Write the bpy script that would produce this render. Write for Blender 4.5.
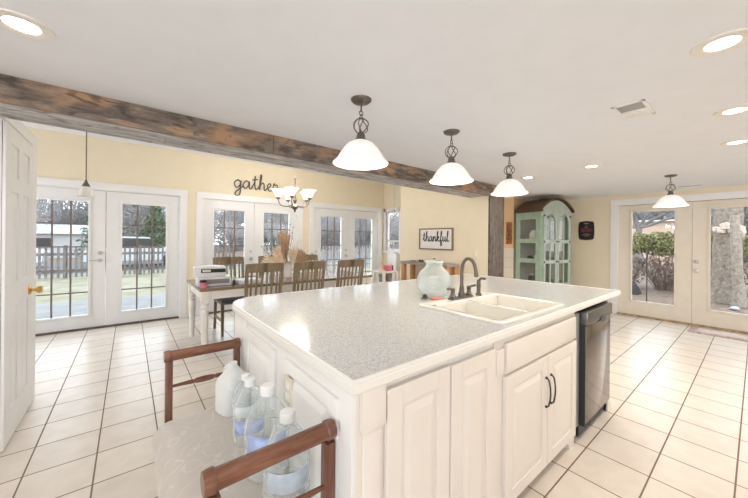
import bpy, bmesh, math, random
from mathutils import Vector, Matrix

for o in list(bpy.data.objects):
    bpy.data.objects.remove(o, do_unlink=True)
scene = bpy.context.scene
COL = scene.collection
PI = math.pi
R = math.radians

# ------------------------------------------------------------------ camera, sky, exposure
CAM_Z = 1.3436
cam_data = bpy.data.cameras.new('camera')
cam = bpy.data.objects.new('camera', cam_data)
COL.objects.link(cam)
F_PX, YAW, ROLL, SHIFT = 306.54, 0.8965, 0.0097, -0.0321
cam_data.sensor_fit = 'HORIZONTAL'
cam_data.sensor_width = 36.0
cam_data.lens = 36.0 * F_PX / 748.0
cam_data.shift_y = SHIFT * F_PX / 748.0
cam_data.clip_start = 0.02
cam_data.clip_end = 300
fw = Vector((math.cos(YAW), math.sin(YAW), 0))
rt = Vector((math.sin(YAW), -math.cos(YAW), 0))
up = Vector((0, 0, 1))
rt3 = math.cos(ROLL) * rt + math.sin(ROLL) * up
up3 = math.cos(ROLL) * up - math.sin(ROLL) * rt
m = Matrix((rt3, up3, -fw)).transposed().to_4x4()
m.translation = Vector((0, 0, CAM_Z))
cam.matrix_world = m
scene.camera = cam

world = bpy.data.worlds.new('sky')
scene.world = world
world.use_nodes = True
wn = world.node_tree
wn.nodes.clear()
w_out = wn.nodes.new('ShaderNodeOutputWorld')
w_bg = wn.nodes.new('ShaderNodeBackground')
w_tc = wn.nodes.new('ShaderNodeTexCoord')
w_sep = wn.nodes.new('ShaderNodeSeparateXYZ')
w_ramp = wn.nodes.new('ShaderNodeValToRGB')
w_ramp.color_ramp.elements[0].position = 0.0
w_ramp.color_ramp.elements[0].color = (0.95, 0.97, 1.0, 1)
w_ramp.color_ramp.elements[1].position = 0.9
w_ramp.color_ramp.elements[1].color = (0.74, 0.85, 1.0, 1)
wn.links.new(w_tc.outputs['Generated'], w_sep.inputs[0])
wn.links.new(w_sep.outputs['Z'], w_ramp.inputs[0])
wn.links.new(w_ramp.outputs[0], w_bg.inputs[0])
w_bg.inputs[1].default_value = 3.0
wn.links.new(w_bg.outputs[0], w_out.inputs[0])

scene.view_settings.view_transform = 'Standard'
scene.view_settings.look = 'None'
scene.view_settings.gamma = 1
scene.view_settings.exposure = 0.62
scene.view_settings.use_curve_mapping = False
scene.cycles.max_bounces = 12
scene.cycles.diffuse_bounces = 6
scene.cycles.transparent_max_bounces = 32
scene.cycles.sample_clamp_indirect = 6

WARM = (1.0, 0.89, 0.77)
NEUTRAL = (1.0, 0.96, 0.91)
COOL = (0.92, 0.96, 1.0)
DOWNLIGHT_W = 8.5
PENDANT_W = 3.0
CHANDELIER_W = 6.5


def lamp(name, kind, loc, power, color, size=0.1, rot=(0, 0, 0), parent=None, spread=None, shape='DISK', sy=None):
    d = bpy.data.lights.new(name, kind)
    d.energy = power
    d.color = color
    if kind == 'AREA':
        d.shape = shape
        d.size = size
        if sy:
            d.size_y = sy
        if spread:
            d.spread = spread
    else:
        d.shadow_soft_size = size
    o = bpy.data.objects.new(name, d)
    COL.objects.link(o)
    o.location = loc
    o.rotation_euler = rot
    if parent:
        o.parent = parent
    return o


# ------------------------------------------------------------------ materials
MATS = {}


def base_mat(name):
    mt = bpy.data.materials.new(name)
    mt.use_nodes = True
    nt = mt.node_tree
    b = nt.nodes['Principled BSDF']
    return mt, nt, b


def mk(name, col, rough=0.5, metal=0.0, var=0.05, scale=6.0, bump=0.0, bscale=None, spec=None, sub=None, coat=0.0, stretch=None):
    """procedural paint / plastic / metal with a slight noise variation"""
    if name in MATS:
        return MATS[name]
    mt, nt, b = base_mat(name)
    tc = nt.nodes.new('ShaderNodeTexCoord')
    mp = nt.nodes.new('ShaderNodeMapping')
    if stretch:
        mp.inputs['Scale'].default_value = stretch
    nz = nt.nodes.new('ShaderNodeTexNoise')
    nz.inputs['Scale'].default_value = scale
    nz.inputs['Detail'].default_value = 4
    rp = nt.nodes.new('ShaderNodeValToRGB')
    c = col
    rp.color_ramp.elements[0].position = 0.3
    rp.color_ramp.elements[1].position = 0.7
    rp.color_ramp.elements[0].color = (c[0] * (1 - var), c[1] * (1 - var), c[2] * (1 - var), 1)
    rp.color_ramp.elements[1].color = (min(1, c[0] * (1 + var)), min(1, c[1] * (1 + var)), min(1, c[2] * (1 + var)), 1)
    L = nt.links.new
    L(tc.outputs['Object'], mp.inputs[0])
    L(mp.outputs[0], nz.inputs['Vector'])
    L(nz.outputs['Fac'], rp.inputs[0])
    L(rp.outputs[0], b.inputs['Base Color'])
    b.inputs['Roughness'].default_value = rough
    b.inputs['Metallic'].default_value = metal
    if spec is not None:
        b.inputs['Specular IOR Level'].default_value = spec
    if coat:
        b.inputs['Coat Weight'].default_value = coat
    if bump:
        n2 = nt.nodes.new('ShaderNodeTexNoise')
        n2.inputs['Scale'].default_value = bscale or scale * 4
        n2.inputs['Detail'].default_value = 5
        bp = nt.nodes.new('ShaderNodeBump')
        bp.inputs['Strength'].default_value = bump
        bp.inputs['Distance'].default_value = 0.01
        L(mp.outputs[0], n2.inputs['Vector'])
        L(n2.outputs['Fac'], bp.inputs['Height'])
        L(bp.outputs[0], b.inputs['Normal'])
    MATS[name] = mt
    return mt


def glass_mat(name, tint=(0.97, 0.985, 0.98), gloss=0.06, rough=0.0, trans=(1, 1, 1)):
    mt = bpy.data.materials.new(name)
    mt.use_nodes = True
    nt = mt.node_tree
    nt.nodes.clear()
    out = nt.nodes.new('ShaderNodeOutputMaterial')
    t = nt.nodes.new('ShaderNodeBsdfTransparent')
    t.inputs[0].default_value = (*tint, 1)
    g = nt.nodes.new('ShaderNodeBsdfGlossy')
    g.inputs['Roughness'].default_value = rough
    fr = nt.nodes.new('ShaderNodeLayerWeight')
    fr.inputs[0].default_value = 0.5
    pw = nt.nodes.new('ShaderNodeMath')
    pw.operation = 'POWER'
    pw.inputs[1].default_value = 4.0
    mul = nt.nodes.new('ShaderNodeMath')
    mul.operation = 'MULTIPLY_ADD'
    mul.inputs[1].default_value = 0.6
    mul.inputs[2].default_value = gloss * 0.4
    mul.use_clamp = True
    mx = nt.nodes.new('ShaderNodeMixShader')
    L = nt.links.new
    L(fr.outputs['Facing'], pw.inputs[0])
    L(pw.outputs[0], mul.inputs[0])
    L(mul.outputs[0], mx.inputs[0])
    L(t.outputs[0], mx.inputs[1])
    L(g.outputs[0], mx.inputs[2])
    L(mx.outputs[0], out.inputs[0])
    MATS[name] = mt
    return mt


def clear_plastic(name, col, opacity, rough=0.12, bump=0.0, bscale=30):
    """thin clear plastic or bubbled glass: part see-through, part milky, glossy skin"""
    mt = bpy.data.materials.new(name)
    mt.use_nodes = True
    nt = mt.node_tree
    nt.nodes.clear()
    L = nt.links.new
    out = nt.nodes.new('ShaderNodeOutputMaterial')
    t = nt.nodes.new('ShaderNodeBsdfTransparent')
    t.inputs[0].default_value = (0.96, 0.98, 0.98, 1)
    p = nt.nodes.new('ShaderNodeBsdfPrincipled')
    p.inputs['Base Color'].default_value = (*col, 1)
    p.inputs['Roughness'].default_value = rough
    p.inputs['Specular IOR Level'].default_value = 0.7
    lw = nt.nodes.new('ShaderNodeLayerWeight')
    lw.inputs[0].default_value = 0.35
    tc = nt.nodes.new('ShaderNodeTexCoord')
    nz = nt.nodes.new('ShaderNodeTexNoise')
    nz.inputs['Scale'].default_value = bscale
    add = nt.nodes.new('ShaderNodeMath')
    add.operation = 'MULTIPLY_ADD'
    add.inputs[1].default_value = 0.55
    add.inputs[2].default_value = opacity
    add.use_clamp = True
    mx = nt.nodes.new('ShaderNodeMixShader')
    L(tc.outputs['Object'], nz.inputs['Vector'])
    L(lw.outputs['Facing'], add.inputs[0])
    L(add.outputs[0], mx.inputs[0])
    L(t.outputs[0], mx.inputs[1])
    L(p.outputs[0], mx.inputs[2])
    if bump:
        bp = nt.nodes.new('ShaderNodeBump')
        bp.inputs['Strength'].default_value = bump
        bp.inputs['Distance'].default_value = 0.01
        L(nz.outputs['Fac'], bp.inputs['Height'])
        L(bp.outputs[0], p.inputs['Normal'])
    L(mx.outputs[0], out.inputs[0])
    MATS[name] = mt
    return mt


def emit_mat(name, col, strength, base=(0.9, 0.9, 0.88)):
    mt, nt, b = base_mat(name)
    b.inputs['Base Color'].default_value = (*base, 1)
    b.inputs['Roughness'].default_value = 0.35
    b.inputs['Emission Color'].default_value = (*col, 1)
    b.inputs['Emission Strength'].default_value = strength
    MATS[name] = mt
    return mt


def tile_mat():
    T = 0.31
    mt, nt, b = base_mat('cream_floor_tile')
    L = nt.links.new
    tc = nt.nodes.new('ShaderNodeTexCoord')
    mp = nt.nodes.new('ShaderNodeMapping')
    mp.inputs['Location'].default_value = (-0.535 * T + 20 * T, -0.22 * T + 20 * T, 0)
    br = nt.nodes.new('ShaderNodeTexBrick')
    br.offset = 0.0
    br.squash = 1.0
    br.inputs['Scale'].default_value = 1.0
    br.inputs['Brick Width'].default_value = T
    br.inputs['Row Height'].default_value = T
    br.inputs['Mortar Size'].default_value = 0.0042
    br.inputs['Mortar Smooth'].default_value = 0.15
    br.inputs['Bias'].default_value = 0.0
    br.inputs['Color1'].default_value = (0.71, 0.64, 0.57, 1)
    br.inputs['Color2'].default_value = (0.745, 0.68, 0.61, 1)
    br.inputs['Mortar'].default_value = (0.20, 0.145, 0.11, 1)
    L(tc.outputs['Object'], mp.inputs[0])
    L(mp.outputs[0], br.inputs['Vector'])
    nz = nt.nodes.new('ShaderNodeTexNoise')
    nz.inputs['Scale'].default_value = 9
    nz.inputs['Detail'].default_value = 6
    L(tc.outputs['Object'], nz.inputs['Vector'])
    rp = nt.nodes.new('ShaderNodeValToRGB')
    rp.color_ramp.elements[0].position = 0.3
    rp.color_ramp.elements[0].color = (0.90, 0.89, 0.87, 1)
    rp.color_ramp.elements[1].position = 0.7
    rp.color_ramp.elements[1].color = (1, 1, 1, 1)
    L(nz.outputs['Fac'], rp.inputs[0])
    mx = nt.nodes.new('ShaderNodeMix')
    mx.data_type = 'RGBA'
    mx.blend_type = 'MULTIPLY'
    mx.inputs[0].default_value = 1.0
    L(br.outputs['Color'], mx.inputs[6])
    L(rp.outputs[0], mx.inputs[7])
    L(mx.outputs[2], b.inputs['Base Color'])
    mr = nt.nodes.new('ShaderNodeMapRange')
    mr.inputs['To Min'].default_value = 0.30
    mr.inputs['To Max'].default_value = 0.8
    L(br.outputs['Fac'], mr.inputs[0])
    L(mr.outputs[0], b.inputs['Roughness'])
    b.inputs['Specular IOR Level'].default_value = 0.4
    bp = nt.nodes.new('ShaderNodeBump')
    bp.invert = True
    bp.inputs['Strength'].default_value = 0.4
    bp.inputs['Distance'].default_value = 0.003
    L(br.outputs['Fac'], bp.inputs['Height'])
    L(bp.outputs[0], b.inputs['Normal'])
    MATS['tile'] = mt
    return mt


def granite_mat():
    mt, nt, b = base_mat('speckled_grey_counter')
    L = nt.links.new
    tc = nt.nodes.new('ShaderNodeTexCoord')
    vo = nt.nodes.new('ShaderNodeTexVoronoi')
    vo.inputs['Scale'].default_value = 250
    L(tc.outputs['Object'], vo.inputs['Vector'])
    sp = nt.nodes.new('ShaderNodeSeparateColor')
    L(vo.outputs['Color'], sp.inputs[0])
    rp = nt.nodes.new('ShaderNodeValToRGB')
    cr = rp.color_ramp
    cr.interpolation = 'CONSTANT'
    cr.elements[0].position = 0.0
    cr.elements[0].color = (0.36, 0.36, 0.365, 1)
    cr.elements[1].position = 0.10
    cr.elements[1].color = (0.48, 0.485, 0.49, 1)
    for p, c in ((0.32, (0.565, 0.57, 0.57, 1)), (0.62, (0.62, 0.625, 0.62, 1)), (0.92, (0.53, 0.50, 0.44, 1))):
        e = cr.elements.new(p)
        e.color = c
    L(sp.outputs[0], rp.inputs[0])
    L(rp.outputs[0], b.inputs['Base Color'])
    b.inputs['Roughness'].default_value = 0.15
    b.inputs['Specular IOR Level'].default_value = 0.35
    MATS['granite'] = mt
    return mt


def wood_mat(name, cols, axis=0, scale=3.0, rough=0.6, bump=0.3, patch=None, stretch=14, dark=None):
    """stretched-noise grain along one axis; cols = dark..light; patch adds blotches of another colour"""
    mt, nt, b = base_mat(name)
    L = nt.links.new
    tc = nt.nodes.new('ShaderNodeTexCoord')
    mp = nt.nodes.new('ShaderNodeMapping')
    s = [stretch, stretch, stretch]
    s[axis] = 1.0
    mp.inputs['Scale'].default_value = s
    L(tc.outputs['Object'], mp.inputs[0])
    nz = nt.nodes.new('ShaderNodeTexNoise')
    nz.inputs['Scale'].default_value = scale
    nz.inputs['Detail'].default_value = 8
    nz.inputs['Roughness'].default_value = 0.65
    nz.inputs['Distortion'].default_value = 0.6
    L(mp.outputs[0], nz.inputs['Vector'])
    rp = nt.nodes.new('ShaderNodeValToRGB')
    n = len(cols)
    rp.color_ramp.elements[0].position = 0.28
    rp.color_ramp.elements[0].color = (*cols[0], 1)
    rp.color_ramp.elements[1].position = 0.72
    rp.color_ramp.elements[1].color = (*cols[-1], 1)
    for i in range(1, n - 1):
        e = rp.color_ramp.elements.new(0.28 + 0.44 * i / (n - 1))
        e.color = (*cols[i], 1)
    L(nz.outputs['Fac'], rp.inputs[0])
    src = rp.outputs[0]
    if patch:
        n2 = nt.nodes.new('ShaderNodeTexNoise')
        n2.inputs['Scale'].default_value = patch[1]
        n2.inputs['Detail'].default_value = 3
        m2 = nt.nodes.new('ShaderNodeMapping')
        s2 = [2.2, 2.2, 2.2]
        s2[axis] = 1.0
        m2.inputs['Scale'].default_value = s2
        L(tc.outputs['Object'], m2.inputs[0])
        L(m2.outputs[0], n2.inputs['Vector'])
        r2 = nt.nodes.new('ShaderNodeValToRGB')
        r2.color_ramp.elements[0].position = 0.48
        r2.color_ramp.elements[0].color = (0, 0, 0, 1)
        r2.color_ramp.elements[1].position = 0.64
        r2.color_ramp.elements[1].color = (0.85, 0.85, 0.85, 1)
        L(n2.outputs['Fac'], r2.inputs[0])
        mx = nt.nodes.new('ShaderNodeMix')
        mx.data_type = 'RGBA'
        mx.blend_type = 'MULTIPLY' if len(patch) > 2 else 'MIX'
        L(r2.outputs[0], mx.inputs[0])
        L(src, mx.inputs[6])
        mx.inputs[7].default_value = (*patch[0], 1)
        src = mx.outputs[2]
    if dark:                       # knots and dark stains of their own shape
        n3 = nt.nodes.new('ShaderNodeTexNoise')
        n3.inputs['Scale'].default_value = 6.5
        n3.inputs['Detail'].default_value = 4
        n3.inputs['Distortion'].default_value = 1.2
        m3 = nt.nodes.new('ShaderNodeMapping')
        s3 = [2.0, 2.0, 2.0]
        s3[axis] = 1.0
        m3.inputs['Scale'].default_value = s3
        m3.inputs['Location'].default_value = (3.1, 1.7, 0.4)
        L(tc.outputs['Object'], m3.inputs[0])
        L(m3.outputs[0], n3.inputs['Vector'])
        r3 = nt.nodes.new('ShaderNodeValToRGB')
        r3.color_ramp.elements[0].position = 0.53
        r3.color_ramp.elements[0].color = (0, 0, 0, 1)
        r3.color_ramp.elements[1].position = 0.66
        r3.color_ramp.elements[1].color = (0.75, 0.75, 0.75, 1)
        L(n3.outputs['Fac'], r3.inputs[0])
        x3 = nt.nodes.new('ShaderNodeMix')
        x3.data_type = 'RGBA'
        L(r3.outputs[0], x3.inputs[0])
        L(src, x3.inputs[6])
        x3.inputs[7].default_value = (*dark, 1)
        src = x3.outputs[2]
    L(src, b.inputs['Base Color'])
    b.inputs['Roughness'].default_value = rough
    bp = nt.nodes.new('ShaderNodeBump')
    bp.inputs['Strength'].default_value = bump
    bp.inputs['Distance'].default_value = 0.006
    L(nz.outputs['Fac'], bp.inputs['Height'])
    L(bp.outputs[0], b.inputs['Normal'])
    MATS[name] = mt
    return mt


def damask_mat():
    mt, nt, b = base_mat('ivory_damask')
    L = nt.links.new
    tc = nt.nodes.new('ShaderNodeTexCoord')
    nz = nt.nodes.new('ShaderNodeTexNoise')
    nz.inputs['Scale'].default_value = 4.2
    nz.inputs['Detail'].default_value = 1.5
    nz.inputs['Distortion'].default_value = 2.2
    L(tc.outputs['Object'], nz.inputs['Vector'])
    rp = nt.nodes.new('ShaderNodeValToRGB')
    cr = rp.color_ramp
    cr.elements[0].position = 0.42
    cr.elements[0].color = (0.50, 0.455, 0.405, 1)
    cr.elements[1].position = 0.58
    cr.elements[1].color = (0.50, 0.455, 0.405, 1)
    for p, c in ((0.48, (0.51, 0.465, 0.415, 1)), (0.50, (0.60, 0.56, 0.51, 1)), (0.52, (0.51, 0.465, 0.415, 1))):
        e = cr.elements.new(p)
        e.color = c
    L(nz.outputs['Fac'], rp.inputs[0])
    L(rp.outputs[0], b.inputs['Base Color'])
    b.inputs['Roughness'].default_value = 0.45
    b.inputs['Sheen Weight'].default_value = 0.3
    bp = nt.nodes.new('ShaderNodeBump')
    bp.inputs['Strength'].default_value = 0.25
    bp.inputs['Distance'].default_value = 0.004
    L(nz.outputs['Fac'], bp.inputs['Height'])
    L(bp.outputs[0], b.inputs['Normal'])
    return mt


def speckle_mat(name, cols, scale=20, rough=0.9, voro=False, bump=0.6):
    mt, nt, b = base_mat(name)
    L = nt.links.new
    tc = nt.nodes.new('ShaderNodeTexCoord')
    nz = nt.nodes.new('ShaderNodeTexVoronoi' if voro else 'ShaderNodeTexNoise')
    nz.inputs['Scale'].default_value = scale
    if not voro:
        nz.inputs['Detail'].default_value = 8
        nz.inputs['Roughness'].default_value = 0.7
    L(tc.outputs['Object'], nz.inputs['Vector'])
    rp = nt.nodes.new('ShaderNodeValToRGB')
    rp.color_ramp.elements[0].position = 0.32
    rp.color_ramp.elements[0].color = (*cols[0], 1)
    rp.color_ramp.elements[1].position = 0.68
    rp.color_ramp.elements[1].color = (*cols[-1], 1)
    for i in range(1, len(cols) - 1):
        e = rp.color_ramp.elements.new(0.32 + 0.36 * i / (len(cols) - 1))
        e.color = (*cols[i], 1)
    src = nz.outputs['Fac'] if not voro else nz.outputs['Distance']
    if voro:
        sp = nt.nodes.new('ShaderNodeSeparateColor')
        L(nz.outputs['Color'], sp.inputs[0])
        src = sp.outputs[0]
    L(src, rp.inputs[0])
    L(rp.outputs[0], b.inputs['Base Color'])
    b.inputs['Roughness'].default_value = rough
    bp = nt.nodes.new('ShaderNodeBump')
    bp.inputs['Strength'].default_value = bump
    bp.inputs['Distance'].default_value = 0.03
    L(src, bp.inputs['Height'])
    L(bp.outputs[0], b.inputs['Normal'])
    MATS[name] = mt
    return mt


CEIL = mk('white_ceiling_paint', (0.80, 0.82, 0.865), 0.9, var=0.015, bump=0.05, bscale=60)
WALL = mk('buttery_wall_paint', (0.81, 0.725, 0.56), 0.85, var=0.02, bump=0.04, bscale=60)
TRIM = mk('white_trim_paint', (0.82, 0.82, 0.83), 0.4, var=0.01)
DOORW = mk('white_door_paint', (0.80, 0.80, 0.81), 0.38, var=0.015)
DOORC = mk('warm_lit_door_paint', (0.76, 0.70, 0.61), 0.45, var=0.03)  # off-white doors; the beige cast of warm light is put into the colour
CAB = mk('warm_lit_cabinet_paint', (0.755, 0.70, 0.645), 0.35, var=0.02, scale=3)  # white cabinets with the warm light on the island front mixed into the colour
CABW = mk('white_cabinet_paint', (0.83, 0.82, 0.80), 0.35, var=0.02, scale=3)
EDGE = mk('white_laminate_edge', (0.79, 0.765, 0.725), 0.3, var=0.01)
SINKM = mk('biscuit_enamel', (0.83, 0.80, 0.73), 0.15, var=0.01, coat=0.3)
TILE = tile_mat()
GRAN = granite_mat()
BEAMF = wood_mat('rustic_brown_board', [(0.056, 0.045, 0.037), (0.138, 0.106, 0.088), (0.237, 0.188, 0.156), (0.425, 0.344, 0.281)], 0, 5.5, 0.75, 0.5, patch=((0.450, 0.269, 0.156), 3.6), stretch=5, dark=(0.056, 0.046, 0.041))
BEAMG = wood_mat('weathered_grey_board', [(0.172, 0.158, 0.158), (0.356, 0.343, 0.343), (0.554, 0.541, 0.541), (0.792, 0.779, 0.792)], 0, 2.4, 0.75, 0.5, stretch=11, dark=(0.172, 0.158, 0.158))
POSTM = wood_mat('weathered_brown_post', [(0.042, 0.033, 0.028), (0.096, 0.078, 0.069), (0.144, 0.120, 0.105), (0.198, 0.171, 0.153)], 2, 3.0, 0.75, 0.5, patch=((0.120, 0.096, 0.084), 2.5), stretch=6, dark=(0.030, 0.024, 0.021))
CHAIRW = wood_mat('grey_brown_chair_wood', [(0.114, 0.078, 0.042), (0.204, 0.150, 0.090), (0.300, 0.228, 0.150)], 2, 4, 0.5, 0.1)
TABLEW = wood_mat('brown_table_wood', [(0.13, 0.085, 0.05), (0.22, 0.155, 0.10), (0.30, 0.22, 0.15)], 0, 3, 0.16, 0.05)
MAHOG = wood_mat('mahogany', [(0.090, 0.034, 0.019), (0.173, 0.071, 0.041), (0.270, 0.131, 0.083)], 0, 5, 0.25, 0.08, stretch=9)
MAHOGV = wood_mat('mahogany_upright', [(0.083, 0.034, 0.022), (0.150, 0.064, 0.041), (0.225, 0.105, 0.071)], 2, 5, 0.3, 0.08, stretch=9)
CONSG = wood_mat('grey_console_wood', [(0.20, 0.17, 0.14), (0.32, 0.28, 0.24), (0.44, 0.39, 0.34)], 1, 4, 0.6, 0.1)
CONSO = wood_mat('orange_pine', [(0.36, 0.16, 0.05), (0.52, 0.26, 0.10), (0.62, 0.34, 0.15)], 2, 4, 0.5, 0.1)
SAGE = mk('sage_green_paint', (0.31, 0.42, 0.335), 0.55, var=0.10, scale=9)
SAGEL = mk('dusty_sage_paint', (0.405, 0.468, 0.414), 0.5, var=0.10, scale=9)
ROOFW = wood_mat('dark_brown_cornice', [(0.035, 0.017, 0.008), (0.091, 0.049, 0.025), (0.154, 0.091, 0.049)], 1, 4, 0.5, 0.1)
BRONZE = mk('oil_rubbed_bronze', (0.17, 0.13, 0.105), 0.35, 0.75, var=0.2, scale=20)
PEWTER = mk('dark_pewter', (0.17, 0.145, 0.125), 0.36, 0.7, var=0.15, scale=20)
DARKM = mk('dark_metal', (0.06, 0.055, 0.05), 0.4, 0.6, var=0.1)
NICKEL = mk('brushed_nickel', (0.55, 0.54, 0.52), 0.3, 0.9, var=0.05)
BRASS = mk('polished_brass', (0.80, 0.48, 0.12), 0.18, 0.95, var=0.05)
STEEL = mk('stainless_steel', (0.225, 0.205, 0.195), 0.12, 0.95, var=0.03, stretch=(1, 1, 40))
STEELD = mk('dark_steel_panel', (0.17, 0.165, 0.16), 0.28, 0.85, var=0.05)
STEELS = mk('galvanised_strip', (0.40, 0.40, 0.41), 0.45, 0.6, var=0.05)
BLACK = mk('black_plastic', (0.018, 0.018, 0.02), 0.4, var=0.1)
MUNT = mk('taupe_grille', (0.20, 0.155, 0.13), 0.5, var=0.05)
SILL = mk('dark_bronze_sill', (0.10, 0.075, 0.06), 0.5, var=0.2)
RUST = mk('rusty_cream_sill', (0.42, 0.30, 0.17), 0.7, var=0.4, scale=14)
GLASS = glass_mat('window_glass')
CABGL = glass_mat('cabinet_glass', (0.93, 0.95, 0.94), 0.10)
VASEG = clear_plastic('pale_aqua_bubble_glass', (0.77, 0.87, 0.85), 0.26, 0.06, 0.9, 30)
CLEARP = clear_plastic('clear_bottle_plastic', (0.88, 0.90, 0.91), 0.07, 0.08, 0.7, 30)
MILKP = clear_plastic('milky_jug_plastic', (0.86, 0.87, 0.87), 0.62, 0.3, 0.2, 10)
CAPW = mk('white_cap_plastic', (0.86, 0.86, 0.86), 0.4, var=0.02)
LABELB = mk('blue_bottle_label', (0.36, 0.44, 0.70), 0.5, var=0.30, scale=28)
LABELP = mk('pale_blue_label', (0.62, 0.72, 0.85), 0.5, var=0.15, scale=28)
LABELW = mk('white_bottle_label', (0.82, 0.84, 0.87), 0.5, var=0.08, scale=28)
DAMASK = damask_mat()
SEATF = mk('charcoal_seat_cushion', (0.09, 0.09, 0.11), 0.7, var=0.1)
SHADE = emit_mat('lit_frosted_glass', (1.0, 0.985, 0.96), 0.24, (0.80, 0.80, 0.79))
SHADE2 = emit_mat('lit_chandelier_glass', (1.0, 0.985, 0.95), 0.6)
SHADED = mk('unlit_frosted_glass', (0.82, 0.80, 0.75), 0.25, var=0.04)
BULB = emit_mat('glowing_bulb', (1.0, 0.93, 0.80), 5.0)
LENS = emit_mat('lit_downlight_lens', (1.0, 0.95, 0.86), 6.0)
TRIMR = mk('downlight_trim', (0.80, 0.77, 0.73), 0.5, var=0.02)
SIGNW = mk('sign_board_white', (0.80, 0.77, 0.76), 0.7, var=0.02)
INK = mk('charcoal_lettering', (0.05, 0.05, 0.06), 0.6, var=0.05)
WIRE = mk('galvanised_lettering', (0.13, 0.12, 0.115), 0.45, 0.3, var=0.3, scale=40)
PEACH = mk('peach_wall_paint', (0.78, 0.56, 0.34), 0.85, var=0.03)
VASEW = mk('white_ceramic', (0.80, 0.78, 0.76), 0.3, var=0.03)
PALM = mk('dried_palm', (0.80, 0.63, 0.46), 0.8, var=0.2, scale=16)
PALM2 = mk('dried_pampas', (0.46, 0.31, 0.21), 0.9, var=0.25, scale=30)
PALM3 = mk('pale_dried_leaf', (0.78, 0.69, 0.56), 0.8, var=0.12, scale=16)
TWIG = mk('dark_twig', (0.13, 0.085, 0.06), 0.8, var=0.2)
PINK = mk('pink_plastic', (0.70, 0.18, 0.26), 0.5, var=0.2, scale=20)
CORAL = mk('coral_sponge', (0.80, 0.30, 0.22), 0.8, var=0.1, scale=60, bump=0.4)
MATR = speckle_mat('woven_mat', [(0.30, 0.16, 0.15), (0.48, 0.34, 0.32), (0.66, 0.58, 0.54)], 26, bump=0.2)
MATC = mk('mat_ivory_centre', (0.66, 0.58, 0.53), 0.9, var=0.2, scale=20)
CONC = speckle_mat('patio_concrete', [(0.138, 0.135, 0.132), (0.182, 0.176, 0.171), (0.220, 0.215, 0.209)], 3, bump=0.2)
LAWN = speckle_mat('winter_lawn', [(0.121, 0.110, 0.061), (0.198, 0.182, 0.116), (0.275, 0.253, 0.198)], 1.6)
LEAFG = speckle_mat('leaf_litter', [(0.07, 0.042, 0.028), (0.15, 0.098, 0.068), (0.27, 0.20, 0.15)], 12)
ROAD = speckle_mat('grey_road', [(0.099, 0.099, 0.103), (0.132, 0.132, 0.136)], 2, bump=0.1)
FENCEW = mk('weathered_picket', (0.136, 0.120, 0.112), 0.85, var=0.3, scale=8)
FENCEL = mk('pale_picket', (0.255, 0.247, 0.240), 0.85, var=0.2, scale=8)
BARK = speckle_mat('grey_bark', [(0.085, 0.066, 0.05), (0.20, 0.162, 0.128), (0.32, 0.268, 0.22)], 14)
BARK2 = speckle_mat('pale_bark', [(0.13, 0.103, 0.08), (0.25, 0.208, 0.168), (0.36, 0.31, 0.258)], 15)
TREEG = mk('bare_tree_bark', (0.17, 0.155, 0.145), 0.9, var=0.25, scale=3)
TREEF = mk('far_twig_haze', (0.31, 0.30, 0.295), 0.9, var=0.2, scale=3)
EVERG = mk('evergreen_needles', (0.098, 0.130, 0.078), 0.9, var=0.35, scale=2)
HEDGE = mk('hedge_leaf_green', (0.165, 0.165, 0.06), 0.8, var=0.4, scale=5)
HEDGEB = mk('bare_hedge_twig', (0.216, 0.160, 0.132), 0.9, var=0.35, scale=8)
STONE = mk('pale_stone', (0.36, 0.37, 0.38), 0.8, var=0.15, scale=8)
BRICKP = speckle_mat('pale_brick_house', [(0.42, 0.29, 0.22), (0.55, 0.41, 0.33)], 12, bump=0.1)
SHINGLE = mk('grey_shingle', (0.30, 0.30, 0.305), 0.9, var=0.2, scale=10)
CARW = mk('white_car_paint', (0.450, 0.462, 0.480), 0.2, var=0.02)
TANKW = mk('white_appliance', (0.80, 0.81, 0.81), 0.35, var=0.01)
BASK = mk('grey_basket', (0.30, 0.28, 0.23), 0.8, var=0.25, scale=30, bump=0.4)
PICT = mk('rust_picture', (0.36, 0.13, 0.05), 0.6, var=0.5, scale=12)


def white_brick():
    mt, nt, b = base_mat('white_painted_brick')
    L = nt.links.new
    tc = nt.nodes.new('ShaderNodeTexCoord')
    mp = nt.nodes.new('ShaderNodeMapping')
    mp.inputs['Rotation'].default_value = (R(90), 0, R(90))
    br = nt.nodes.new('ShaderNodeTexBrick')
    br.inputs['Scale'].default_value = 1
    br.inputs['Brick Width'].default_value = 0.2
    br.inputs['Row Height'].default_value = 0.075
    br.inputs['Mortar Size'].default_value = 0.006
    br.inputs['Color1'].default_value = (0.80, 0.74, 0.68, 1)
    br.inputs['Color2'].default_value = (0.76, 0.70, 0.64, 1)
    br.inputs['Mortar'].default_value = (0.62, 0.55, 0.49, 1)
    L(tc.outputs['Object'], mp.inputs[0])
    L(mp.outputs[0], br.inputs['Vector'])
    L(br.outputs['Color'], b.inputs['Base Color'])
    b.inputs['Roughness'].default_value = 0.6
    return mt


BRICKW = white_brick()


# ------------------------------------------------------------------ mesh helpers
def catmull(pts, n=6, closed=False):
    P = [Vector(p) for p in pts]
    out = []
    N = len(P)
    rng = range(N) if closed else range(N - 1)
    for i in rng:
        if closed:
            p0, p1, p2, p3 = P[i - 1], P[i], P[(i + 1) % N], P[(i + 2) % N]
        else:
            p0 = P[i - 1] if i > 0 else P[i] * 2 - P[i + 1]
            p1, p2 = P[i], P[i + 1]
            p3 = P[i + 2] if i + 2 < N else P[i + 1] * 2 - P[i]
        for k in range(n):
            t = k / n
            out.append(0.5 * ((2 * p1) + (p2 - p0) * t + (2 * p0 - 5 * p1 + 4 * p2 - p3) * t * t + (3 * p1 - p0 - 3 * p2 + p3) * t ** 3))
    if not closed:
        out.append(P[-1])
    return out


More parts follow.
